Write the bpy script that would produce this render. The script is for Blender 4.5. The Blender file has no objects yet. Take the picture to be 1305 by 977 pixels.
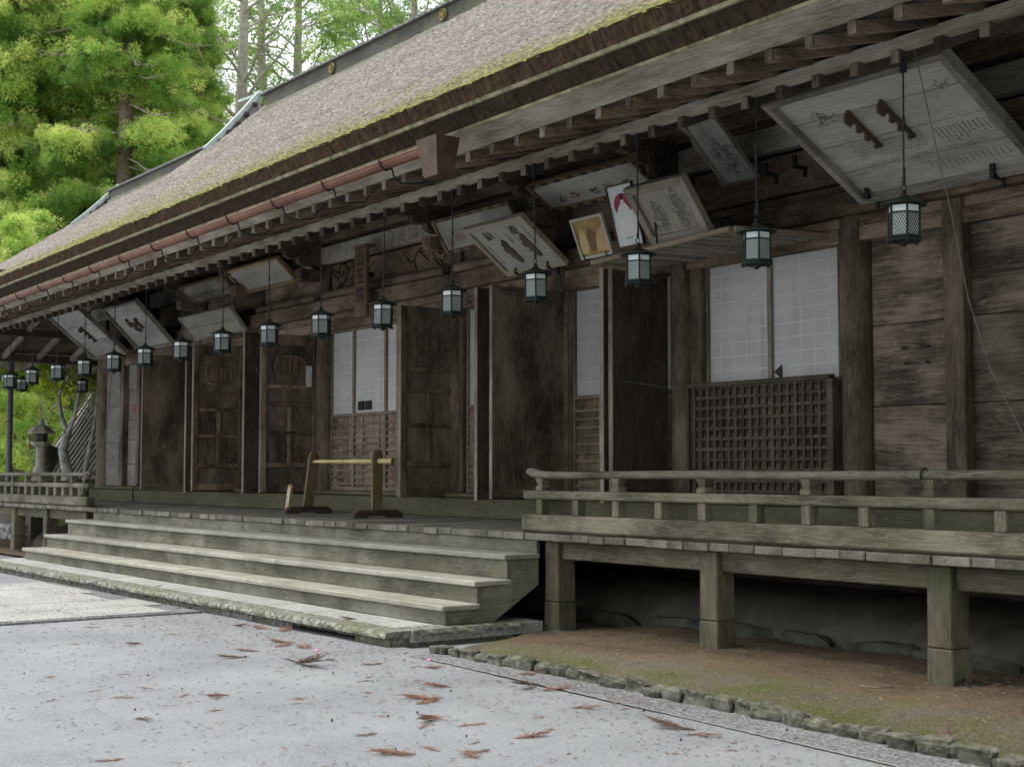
import bpy, bmesh, math, random
import numpy as np
from mathutils import Vector, Matrix
random.seed(7); rng = np.random.default_rng(7)
R = math.radians
sc = bpy.context.scene
COL = sc.collection

# ------------------------------------------------------------------ camera, sky, sun, exposure
FPX, PW, PH = 1780.0, 1305.0, 977.0
YAW, PITCH = 53.862, 3.6805
CAMZ = 1.5
cd = bpy.data.cameras.new('camera'); cam = bpy.data.objects.new('camera', cd); COL.objects.link(cam)
cd.sensor_width = 36.0; cd.lens = FPX / PW * 36.0; cd.clip_start = 0.05; cd.clip_end = 3000
cam.location = (0, 0, CAMZ); cam.rotation_euler = (R(90 + PITCH), 0, R(YAW))
cd.dof.use_dof = True; cd.dof.focus_distance = 13.0; cd.dof.aperture_fstop = 4.5
sc.camera = cam

SUN_EL, SUN_DIR = 64.0, Vector((-0.72, -0.69, 0))
SUN_DIR.normalize()
sd = Vector((SUN_DIR.x * math.cos(R(SUN_EL)), SUN_DIR.y * math.cos(R(SUN_EL)), math.sin(R(SUN_EL))))
w = bpy.data.worlds.new('World'); sc.world = w; w.use_nodes = True
wn = w.node_tree; bg = wn.nodes['Background']
sky = wn.nodes.new('ShaderNodeTexSky'); sky.sky_type = 'NISHITA'; sky.sun_disc = False
sky.sun_elevation = R(SUN_EL); sky.sun_rotation = math.atan2(sd.x, sd.y)
sky.air_density = 1.0; sky.dust_density = 4.0; sky.ozone_density = 1.5
tcw = wn.nodes.new('ShaderNodeTexCoord'); nzw = wn.nodes.new('ShaderNodeTexNoise'); rpw = wn.nodes.new('ShaderNodeValToRGB')
nzw.inputs['Scale'].default_value = 2.2; nzw.inputs['Detail'].default_value = 6
rpw.color_ramp.elements[0].position = 0.30; rpw.color_ramp.elements[1].position = 0.50
rpw.color_ramp.elements[0].color = (.35, .35, .35, 1)
mxw = wn.nodes.new('ShaderNodeMix'); mxw.data_type = 'RGBA'; mxw.inputs['B'].default_value = (9.2, 9.5, 9.9, 1)
wn.links.new(tcw.outputs['Generated'], nzw.inputs['Vector']); wn.links.new(nzw.outputs['Fac'], rpw.inputs['Fac'])
wn.links.new(rpw.outputs['Color'], mxw.inputs['Factor']); wn.links.new(sky.outputs['Color'], mxw.inputs['A'])
wn.links.new(mxw.outputs['Result'], bg.inputs['Color']); bg.inputs['Strength'].default_value = 0.12
ld = bpy.data.lights.new('sun', 'SUN'); ld.energy = 2.4; ld.angle = R(18); ld.color = (1.0, 0.95, 0.87)
sun = bpy.data.objects.new('sun', ld); COL.objects.link(sun); sun.rotation_euler = sd.to_track_quat('Z', 'Y').to_euler()
sun.location = (-10, -10, 30)
sc.view_settings.view_transform = 'Standard'; sc.view_settings.look = 'None'
sc.view_settings.exposure = 0.75; sc.view_settings.gamma = 1.0
sc.render.engine = 'CYCLES'; sc.cycles.max_bounces = 7; sc.cycles.diffuse_bounces = 5; sc.cycles.use_denoising = True

# pixel of the photograph -> point of the place on a known plane
_p, _t = R(PITCH), R(YAW)
CF = Vector((-math.sin(_t) * math.cos(_p), math.cos(_t) * math.cos(_p), math.sin(_p)))
CR = Vector((math.cos(_t), math.sin(_t), 0)); CU = CR.cross(CF)
def ray(x, y): return CF + CR * ((x - PW / 2) / FPX) - CU * ((y - PH / 2) / FPX)
def onY(x, y, Y): v = ray(x, y); return Vector((0, 0, CAMZ)) + v * (Y / v.y)
def onX(x, y, X): v = ray(x, y); return Vector((0, 0, CAMZ)) + v * (X / v.x)
def onZ(x, y, Z): v = ray(x, y); return Vector((0, 0, CAMZ)) + v * ((Z - CAMZ) / v.z)

# ------------------------------------------------------------------ materials
def newmat(name):
    m = bpy.data.materials.new(name); m.use_nodes = True
    nt = m.node_tree; b = nt.nodes['Principled BSDF']; b.inputs['Specular IOR Level'].default_value = 0.3
    return m, nt, b
def nd(nt, typ, **kw):
    n = nt.nodes.new('ShaderNode' + typ)
    for k, v in kw.items():
        if k in ('data_type', 'operation', 'blend_type', 'feature', 'noise_dimensions', 'attribute_name', 'wave_type', 'bands_direction', 'distance'): setattr(n, k, v)
        else:
            key = k.replace('_', ' ') if k.replace('_', ' ') in n.inputs else k
            if isinstance(v, (int, float, tuple)): n.inputs[key].default_value = v
            else: nt.links.new(v, n.inputs[key])
    return n
def ramp(nt, fac, stops):
    n = nt.nodes.new('ShaderNodeValToRGB'); cr = n.color_ramp
    while len(cr.elements) < len(stops): cr.elements.new(0.5)
    for e, (p, c) in zip(cr.elements, stops): e.position = p; e.color = (c + (1,)) if len(c) == 3 else c
    nt.links.new(fac, n.inputs['Fac']); return n.outputs['Color']
def mix(nt, fac, a, b, mode='MIX'):
    n = nt.nodes.new('ShaderNodeMix'); n.data_type = 'RGBA'; n.blend_type = mode
    for k, v in (('Factor', fac), ('A', a), ('B', b)):
        s = n.inputs[k] if k == 'Factor' else [i for i in n.inputs if i.name == k and i.type == 'RGBA'][0]
        if isinstance(v, (int, float)): s.default_value = v
        elif isinstance(v, tuple): s.default_value = v + (1,) if len(v) == 3 else v
        else: nt.links.new(v, s)
    return [o for o in n.outputs if o.type == 'RGBA'][0]
def math_(nt, op, a, b=0.5):
    n = nt.nodes.new('ShaderNodeMath'); n.operation = op
    for i, v in enumerate((a, b)):
        if isinstance(v, (int, float)): n.inputs[i].default_value = v
        else: nt.links.new(v, n.inputs[i])
    return n.outputs[0]
def coord(nt, scale=(1, 1, 1), jitter=True, extra=None):
    tc = nt.nodes.new('ShaderNodeTexCoord'); v = tc.outputs['Object']
    if jitter:
        oi = nt.nodes.new('ShaderNodeObjectInfo'); at = nt.nodes.new('ShaderNodeAttribute'); at.attribute_name = 'tone'
        s = math_(nt, 'ADD', oi.outputs['Random'], at.outputs['Fac']); s = math_(nt, 'MULTIPLY', s, 37.0)
        vm = nt.nodes.new('ShaderNodeVectorMath'); vm.operation = 'ADD'; nt.links.new(v, vm.inputs[0]); nt.links.new(s, vm.inputs[1]); v = vm.outputs[0]
    mp = nt.nodes.new('ShaderNodeMapping'); mp.inputs['Scale'].default_value = scale
    nt.links.new(v, mp.inputs['Vector']); return mp.outputs['Vector']
def bumpn(nt, b, h, strength=0.4, dist=0.01):
    n = nt.nodes.new('ShaderNodeBump'); n.inputs['Strength'].default_value = strength; n.inputs['Distance'].default_value = dist
    nt.links.new(h, n.inputs['Height']); nt.links.new(n.outputs['Normal'], b.inputs['Normal'])
MATS = {}
def wood(name, axis, dark, mid, light, moss=0.0, mosscol=(.12, .15, .055), blotch=0.45, gs=1.0, bump=0.5, rough=0.8, tone=0.35):
    key = (name, axis)
    if key in MATS: return MATS[key]
    m, nt, b = newmat(name + '_' + axis)
    def ax(a, c):
        s = [c, c, c]; s['xyz'.index(axis)] = a; return tuple(s)
    # long wavy figure, then fine fibre, then large weather blotches
    v1 = coord(nt, ax(0.55 * gs, 7 * gs)); n1 = nd(nt, 'TexNoise', Vector=v1, Scale=1.6, Detail=5.0, Roughness=.6, Distortion=.9)
    rings = math_(nt, 'MULTIPLY', n1.outputs['Fac'], 9.0); rings = math_(nt, 'FRACT', rings)
    v2 = coord(nt, ax(3.0 * gs, 90 * gs)); n2 = nd(nt, 'TexNoise', Vector=v2, Scale=1.5, Detail=4.0, Roughness=.7)
    v3 = coord(nt, ax(.8, 1.6)); n3 = nd(nt, 'TexNoise', Vector=v3, Scale=1.4, Detail=6.0, Roughness=.65)
    f = math_(nt, 'MULTIPLY', rings, .28); f = math_(nt, 'ADD', f, math_(nt, 'MULTIPLY', n2.outputs['Fac'], .75))
    f = math_(nt, 'ADD', f, math_(nt, 'MULTIPLY', math_(nt, 'SUBTRACT', n3.outputs['Fac'], .5), blotch * 2))
    c = ramp(nt, f, [(.22, dark), (.5, mid), (.8, light)])
    at = nt.nodes.new('ShaderNodeAttribute'); at.attribute_name = 'tone'
    tn = math_(nt, 'ADD', math_(nt, 'MULTIPLY', at.outputs['Fac'], tone), 1 - tone / 2)
    hs = nd(nt, 'HueSaturation', Color=c, Value=tn); c = hs.outputs['Color']
    if moss > 0:
        vm = coord(nt, (1, 1, 1), jitter=True); nm = nd(nt, 'TexNoise', Vector=vm, Scale=2.3, Detail=8.0, Roughness=.7)
        mf = ramp(nt, nm.outputs['Fac'], [(.62 - moss * .35, (0, 0, 0)), (.75 - moss * .2, (moss, moss, moss))])
        c = mix(nt, mf, c, mosscol)
    nt.links.new(c, b.inputs['Base Color']); b.inputs['Roughness'].default_value = rough
    bumpn(nt, b, math_(nt, 'ADD', n2.outputs['Fac'], math_(nt, 'MULTIPLY', rings, .5)), bump, .006)
    MATS[key] = m; return m
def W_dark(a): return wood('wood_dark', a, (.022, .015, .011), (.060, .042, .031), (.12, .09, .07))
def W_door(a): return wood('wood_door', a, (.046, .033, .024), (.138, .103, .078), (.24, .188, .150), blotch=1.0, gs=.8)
def W_red(a): return wood('wood_red', a, (.034, .023, .017), (.10, .071, .053), (.175, .13, .102), blotch=.6)
def W_wall(a): return wood('wood_wall', a, (.034, .025, .019), (.115, .088, .067), (.22, .178, .142), blotch=1.1, gs=.45, tone=.5, bump=.25)
def W_grey(a): return wood('wood_grey', a, (.12, .11, .10), (.20, .19, .175), (.29, .28, .26), blotch=.5, tone=.2)
def W_post(a): return wood('wood_post', a, (.038, .028, .019), (.115, .087, .062), (.21, .168, .125), blotch=.9)
def W_beam(a): return wood('wood_beam', a, (.050, .034, .022), (.168, .120, .084), (.31, .243, .183), blotch=.9)
def W_lat(a): return wood('wood_lattice', a, (.024, .019, .014), (.066, .053, .040), (.12, .10, .078), blotch=.6)
def W_end(a): return wood('wood_end', a, (.05, .038, .028), (.15, .12, .09), (.30, .26, .21), blotch=1.2)
def W_pale(a): return wood('wood_pale', a, (.17, .135, .105), (.34, .30, .25), (.48, .45, .40), blotch=.9, gs=.7)
def W_ema(a): return wood('wood_ema', a, (.26, .245, .225), (.42, .405, .38), (.56, .545, .515), blotch=.6)
def W_emad(a): return wood('wood_ema_old', a, (.12, .105, .09), (.25, .225, .195), (.37, .34, .30), blotch=.9)
def W_edge(a): return wood('wood_edge', a, (.09, .072, .056), (.19, .155, .125), (.31, .265, .22), blotch=.6)
def W_rail(a): return wood('wood_rail', a, (.05, .043, .03), (.125, .112, .080), (.225, .205, .155), moss=.42, mosscol=(.12, .13, .065), blotch=.9)
def W_deck(a): return wood('wood_deck', a, (.055, .048, .036), (.155, .142, .115), (.27, .25, .215), moss=.35, blotch=.7, mosscol=(.11, .115, .065))
def W_step(a): return wood('wood_step', a, (.16, .155, .13), (.28, .272, .235), (.39, .38, .335), moss=.35, blotch=.6, mosscol=(.19, .19, .125), gs=1.6, bump=.3)
def W_riser(a): return wood('wood_riser', a, (.075, .07, .05), (.16, .15, .115), (.27, .26, .215), moss=.5, blotch=1.0, mosscol=(.12, .12, .07), gs=1.3, bump=.4)  # tread wood repeated darker, overhead-light shade painted in; moss and stains its own
def W_dpost(a): return wood('wood_deckpost', a, (.038, .030, .021), (.105, .086, .062), (.19, .162, .12), moss=.5, mosscol=(.09, .105, .05), blotch=.8)
def W_green(a): return wood('wood_sill', a, (.04, .036, .022), (.095, .085, .052), (.16, .148, .095), moss=.45, mosscol=(.085, .09, .04))

def simple(name, c1, c2=None, rough=.7, scale=6.0, metal=0.0, bump=.0, detail=5.0, c3=None, spec=.3, pos=(.35, .65)):
    if name in MATS: return MATS[name]
    m, nt, b = newmat(name); v = coord(nt); n = nd(nt, 'TexNoise', Vector=v, Scale=scale, Detail=detail, Roughness=.65)
    stops = [(pos[0], c1), (pos[1], c2 or c1)]
    if c3: stops.append((min(1, pos[1] + .15), c3))
    nt.links.new(ramp(nt, n.outputs['Fac'], stops), b.inputs['Base Color'])
    b.inputs['Roughness'].default_value = rough; b.inputs['Metallic'].default_value = metal; b.inputs['Specular IOR Level'].default_value = spec
    if bump: bumpn(nt, b, n.outputs['Fac'], bump, .02)
    MATS[name] = m; return m
M_iron = simple('black_iron', (.012, .012, .013), (.03, .03, .03), .55, 20)
M_lamp = simple('lamp_bronze', (.008, .018, .016), (.022, .036, .03), .5, 14, metal=.3)
M_lamproof = simple('lamp_roof_bronze', (.02, .028, .02), (.045, .058, .042), .55, 9, metal=.2)
M_glass = simple('frosted_pane', (.78, .84, .86), (.86, .90, .91), .4, 5)
M_copper = simple('copper', (.125, .050, .034), (.21, .092, .062), .5, 3, metal=.3)
M_copperd = simple('copper_dark', (.045, .026, .018), (.085, .052, .036), .5, 6, metal=.35)
M_gold = simple('gold_leaf', (.20, .15, .04), (.34, .26, .08), .5, 10, metal=.5)
M_brassfit = simple('ochre_lacquer', (.22, .14, .06), (.36, .25, .12), .6, 8)
M_fit = simple('dark_fitting', (.02, .018, .017), (.05, .045, .04), .5, 12)
M_ink = simple('ink', (.015, .014, .014), (.035, .033, .03), .8, 30)
M_inkf = simple('faded_ink', (.14, .135, .13), (.24, .235, .225), .8, 25)
M_verd = simple('green_metal', (.30, .38, .36), (.48, .55, .53), .6, 3)
M_ash = simple('mud_plaster', (.065, .056, .042), (.145, .128, .10), .9, 2.5, bump=.4, detail=8)
M_stone = simple('kerb_granite', (.035, .04, .022), (.16, .155, .13), .9, 14, bump=1.0, detail=9, c3=(.36, .35, .32))
M_stonegreen = simple('under_stone', (.035, .042, .032), (.10, .11, .085), .9, 5, bump=.6, detail=8)
M_rubble = simple('rubble_stone', (.2, .2, .2), (.42, .42, .42), .9, 5, bump=.6, detail=8, c3=(.55, .55, .54))
M_moss = simple('moss_clump', (.10, .11, .03), (.22, .23, .06), .95, 22, bump=.7)
M_pale_strip = simple('pale_strip', (.12, .105, .06), (.32, .29, .19), .85, 9)
M_red = simple('red_lacquer', (.12, .02, .015), (.2, .04, .03), .6, 9)
M_white = simple('white_paper_note', (.6, .6, .58), (.75, .75, .73), .8, 9)
M_bamboo = simple('bamboo_skin', (.33, .26, .09), (.52, .43, .19), .45, 4)
M_litter = simple('dry_cedar', (.15, .075, .05), (.31, .18, .13), .9, 8)
M_litter2 = simple('dry_cedar_grey', (.13, .09, .07), (.25, .18, .14), .9, 8)
M_cone = simple('cedar_cone', (.03, .02, .015), (.09, .055, .04), .9, 20)
M_wire = simple('dull_wire', (.07, .065, .06), (.13, .12, .11), .6, 10)
M_pole = simple('painted_pole', (.10, .095, .12), (.14, .135, .16), .5, 3)
M_cable = simple('cable', (.16, .155, .14), (.24, .23, .21), .6, 10)
M_trunkw = simple('lichen_bark', (.25, .25, .22), (.62, .66, .63), .95, 7, bump=.7, detail=8)
M_trunk = simple('cedar_bark', (.07, .05, .035), (.18, .14, .11), .95, 6, bump=.7, detail=8)
M_pink = simple('petal_pink', (.6, .2, .4), (.75, .35, .55), .7, 8)

def m_shoji():
    m, nt, b = newmat('shoji_paper'); v = coord(nt, (1, 1, 1)); n = nd(nt, 'TexNoise', Vector=v, Scale=2.0, Detail=6.0, Roughness=.6)
    c = ramp(nt, n.outputs['Fac'], [(.3, (.42, .42, .415)), (.7, (.54, .54, .535))])
    w_ = nd(nt, 'TexNoise', Vector=coord(nt, (14, 14, 14)), Scale=1.0, Detail=3.0); st_ = nd(nt, 'TexNoise', Vector=coord(nt, (9, 9, .9)), Scale=1.0, Detail=5.0)
    c = mix(nt, ramp(nt, st_.outputs['Fac'], [(.56, (0, 0, 0)), (.72, (.5, .5, .5))]), c, (.30, .29, .27))
    bumpn(nt, b, w_.outputs['Fac'], .5, .02)
    nt.links.new(c, b.inputs['Base Color']); b.inputs['Roughness'].default_value = .85
    return m
M_paper = m_shoji()
M_paperline = simple('paper_overlap', (.52, .525, .53), (.60, .605, .61), .85, 5)

def m_thatch():
    m, nt, b = newmat('cypress_bark_roof'); tc = nt.nodes.new('ShaderNodeTexCoord'); o = tc.outputs['Object']
    def mp(s):
        q = nt.nodes.new('ShaderNodeMapping'); q.inputs['Scale'].default_value = s; nt.links.new(o, q.inputs['Vector']); return q.outputs['Vector']
    a = nd(nt, 'TexNoise', Vector=mp((9, 22, 22)), Scale=1.3, Detail=7.0, Roughness=.75)
    g = nd(nt, 'TexNoise', Vector=mp((1.2, 2.5, 2.5)), Scale=1.0, Detail=8.0, Roughness=.7)
    c = ramp(nt, a.outputs['Fac'], [(.34, (.03, .026, .022)), (.44, (.13, .115, .10)), (.54, (.31, .285, .255)), (.66, (.50, .47, .435))])
    p = ramp(nt, g.outputs['Fac'], [(.48, (0, 0, 0)), (.62, (.45, .45, .45))])
    c = mix(nt, p, c, (.12, .085, .08))
    # moss thickens towards the wet eave edge
    sx = nt.nodes.new('ShaderNodeSeparateXYZ'); nt.links.new(o, sx.inputs[0])
    y = math_(nt, 'SUBTRACT', -0.7, sx.outputs['Y']); y = math_(nt, 'MULTIPLY', y, .31)   # object space: hall root is at y = 10.3
    mm = nd(nt, 'TexNoise', Vector=mp((3.5, 6, 6)), Scale=1.3, Detail=9.0, Roughness=.8)
    big = nd(nt, 'TexNoise', Vector=mp((.35, .5, .5)), Scale=1.0, Detail=3.0)
    y = math_(nt, 'ADD', y, math_(nt, 'MULTIPLY', math_(nt, 'SUBTRACT', big.outputs['Fac'], .5), 1.6))
    k = math_(nt, 'ADD', mm.outputs['Fac'], math_(nt, 'MULTIPLY', y, .42))
    mk = ramp(nt, k, [(.61, (0, 0, 0)), (.80, (.9, .9, .9))])
    mc = ramp(nt, a.outputs['Fac'], [(.40, (.055, .045, .022)), (.5, (.20, .19, .06)), (.64, (.42, .40, .15))])
    c = mix(nt, mk, c, mc)
    nt.links.new(c, b.inputs['Base Color']); b.inputs['Roughness'].default_value = .95; b.inputs['Specular IOR Level'].default_value = .1
    # courses of bark
    sm = math_(nt, 'FRACT', math_(nt, 'MULTIPLY', math_(nt, 'ADD', sx.outputs['Y'], math_(nt, 'MULTIPLY', g.outputs['Fac'], .06)), 9.0))
    bumpn(nt, b, math_(nt, 'ADD', a.outputs['Fac'], math_(nt, 'MULTIPLY', sm, .35)), 1.0, .05)
    return m
M_thatch = m_thatch()
def m_edge(name, d, l, mossy):
    m, nt, b = newmat(name); tc = nt.nodes.new('ShaderNodeTexCoord'); o = tc.outputs['Object']
    q = nt.nodes.new('ShaderNodeMapping'); q.inputs['Scale'].default_value = (38, 9, 7); nt.links.new(o, q.inputs['Vector'])
    a = nd(nt, 'TexNoise', Vector=q.outputs[0], Scale=1.0, Detail=5.0, Roughness=.7)
    c = ramp(nt, a.outputs['Fac'], [(.35, d), (.7, l)])
    g = nd(nt, 'TexNoise', Vector=o, Scale=1.6, Detail=9.0, Roughness=.75)
    mf = ramp(nt, g.outputs['Fac'], [(.55, (0, 0, 0)), (.7, (mossy,) * 3)])
    c = mix(nt, mf, c, (.10, .11, .035))
    nt.links.new(c, b.inputs['Base Color']); b.inputs['Roughness'].default_value = .95; b.inputs['Specular IOR Level'].default_value = .1
    bumpn(nt, b, a.outputs['Fac'], 1.0, .03); return m
M_edge1 = m_edge('bark_edge_upper', (.035, .022, .014), (.13, .085, .055), .5)
M_edge2 = m_edge('bark_edge_lower', (.022, .016, .012), (.085, .06, .042), .45)

def m_gravel(name, cols, moss=0, mosscol=(.12, .16, .04), big=.5, scale=90, spk=.5, bump=.5):
    m, nt, b = newmat(name); tc = nt.nodes.new('ShaderNodeTexCoord'); o = tc.outputs['Object']
    a = nd(nt, 'TexNoise', Vector=o, Scale=float(scale), Detail=6.0, Roughness=.8)
    vo = nd(nt, 'TexVoronoi', Vector=o, Scale=float(scale) * .9)
    g = nd(nt, 'TexNoise', Vector=o, Scale=.9, Detail=7.0, Roughness=.65)
    sx = nt.nodes.new('ShaderNodeSeparateColor'); nt.links.new(vo.outputs['Color'], sx.inputs[0])
    f = math_(nt, 'ADD', math_(nt, 'MULTIPLY', a.outputs['Fac'], 1 - spk), math_(nt, 'MULTIPLY', sx.outputs[0], spk))
    f = math_(nt, 'ADD', f, math_(nt, 'MULTIPLY', math_(nt, 'SUBTRACT', g.outputs['Fac'], .5), big))
    c = ramp(nt, f, [(.15, cols[0]), (.5, cols[1]), (.85, cols[2])])
    if moss:
        mn = nd(nt, 'TexNoise', Vector=o, Scale=1.5, Detail=10.0, Roughness=.75)
        mf = ramp(nt, mn.outputs['Fac'], [(.58 - moss * .16, (0, 0, 0)), (.70 - moss * .13, (.85, .85, .85))])
        mc = ramp(nt, a.outputs['Fac'], [(.3, tuple(x * .45 for x in mosscol)), (.7, tuple(min(1, x * 1.7) for x in mosscol))])
        c = mix(nt, mf, c, mc)
    nt.links.new(c, b.inputs['Base Color']); b.inputs['Roughness'].default_value = .92; b.inputs['Specular IOR Level'].default_value = .2
    bumpn(nt, b, f, bump, .012); return m
M_ground = m_gravel('fine_gravel', ((.125, .132, .143), (.215, .226, .240), (.30, .312, .325)), big=.8, scale=110, spk=.3, bump=.45)
M_ground2 = m_gravel('damp_gravel', ((.06, .065, .07), (.15, .155, .16), (.30, .30, .31)), big=.4, scale=70, spk=.5)
M_dirt = m_gravel('brown_dirt', ((.06, .042, .028), (.15, .105, .068), (.27, .20, .13)), big=.5, scale=60, spk=.3)
def m_strip():
    m, nt, b = newmat('mossy_dirt'); tc = nt.nodes.new('ShaderNodeTexCoord'); o = tc.outputs['Object']
    a = nd(nt, 'TexNoise', Vector=o, Scale=55.0, Detail=7.0, Roughness=.8); g = nd(nt, 'TexNoise', Vector=o, Scale=2.2, Detail=9.0, Roughness=.72)
    h = nd(nt, 'TexNoise', Vector=o, Scale=.8, Detail=4.0, Roughness=.6)
    sx = nt.nodes.new('ShaderNodeSeparateXYZ'); nt.links.new(o, sx.inputs[0])
    f = math_(nt, 'ADD', a.outputs['Fac'], math_(nt, 'MULTIPLY', math_(nt, 'SUBTRACT', g.outputs['Fac'], .5), .5))
    grey = ramp(nt, f, [(.30, (.075, .062, .045)), (.5, (.19, .165, .125)), (.70, (.33, .30, .245))])
    brown = ramp(nt, f, [(.30, (.06, .043, .028)), (.5, (.19, .142, .095)), (.70, (.34, .27, .19))])
    y = math_(nt, 'ADD', sx.outputs['Y'], math_(nt, 'MULTIPLY', math_(nt, 'SUBTRACT', g.outputs['Fac'], .5), 2.4))
    c = mix(nt, ramp(nt, math_(nt, 'MULTIPLY', math_(nt, 'SUBTRACT', y, 6.9), 1.2), [(.2, (0, 0, 0)), (.6, (1, 1, 1))]), grey, brown)
    k = math_(nt, 'ADD', math_(nt, 'MULTIPLY', math_(nt, 'SUBTRACT', 7.5, sx.outputs['Y']), .20), math_(nt, 'ADD', math_(nt, 'MULTIPLY', g.outputs['Fac'], .7), math_(nt, 'MULTIPLY', h.outputs['Fac'], .5)))
    mf = ramp(nt, k, [(.64, (0, 0, 0)), (.80, (.85, .85, .85))])
    mc = ramp(nt, a.outputs['Fac'], [(.35, (.04, .046, .015)), (.5, (.115, .13, .038)), (.68, (.22, .235, .085))])
    c = mix(nt, mf, c, mc)
    nt.links.new(c, b.inputs['Base Color']); b.inputs['Roughness'].default_value = .95; b.inputs['Specular IOR Level'].default_value = .1
    bumpn(nt, b, math_(nt, 'ADD', a.outputs['Fac'], g.outputs['Fac']), 1.0, .03); return m
M_mossdirt = m_strip()
M_bank = m_gravel('mossy_bank', ((.10, .085, .05), (.22, .18, .12), (.36, .3, .22)), moss=1.6, big=.4, scale=20, mosscol=(.2, .24, .06))
M_slab = m_gravel('granite_slab', ((.17, .17, .162), (.31, .312, .30), (.44, .44, .425)), big=.9, scale=50, spk=.4, bump=.3)
M_slabside = m_gravel('granite_rough', ((.07, .075, .055), (.18, .18, .155), (.32, .32, .295)), moss=.5, big=.5, scale=28, mosscol=(.12, .13, .06), bump=1.0)

def m_leaf(name, stops, trans=.5):
    m, nt, b = newmat(name); at = nt.nodes.new('ShaderNodeAttribute'); at.attribute_name = 'tone'
    c = ramp(nt, at.outputs['Fac'], stops)
    nt.links.new(c, b.inputs['Base Color']); b.inputs['Roughness'].default_value = .6
    tr = nt.nodes.new('ShaderNodeBsdfTranslucent'); nt.links.new(c, tr.inputs['Color'])
    mx = nt.nodes.new('ShaderNodeMixShader'); mx.inputs[0].default_value = trans
    nt.links.new(b.outputs[0], mx.inputs[1]); nt.links.new(tr.outputs[0], mx.inputs[2])
    nt.links.new(mx.outputs[0], nt.nodes['Material Output'].inputs['Surface']); return m
M_cedar = m_leaf('cedar_needles', [(0, (.07, .16, .03)), (.35, (.22, .40, .07)), (.65, (.50, .64, .14)), (1, (.76, .80, .28))])
M_broad = m_leaf('broad_leaves', [(0, (.10, .2, .05)), (.5, (.30, .46, .12)), (1, (.55, .64, .24))])
M_maple = m_leaf('maple_leaves', [(0, (.16, .26, .02)), (.5, (.36, .44, .03)), (1, (.55, .56, .06))])

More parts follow.
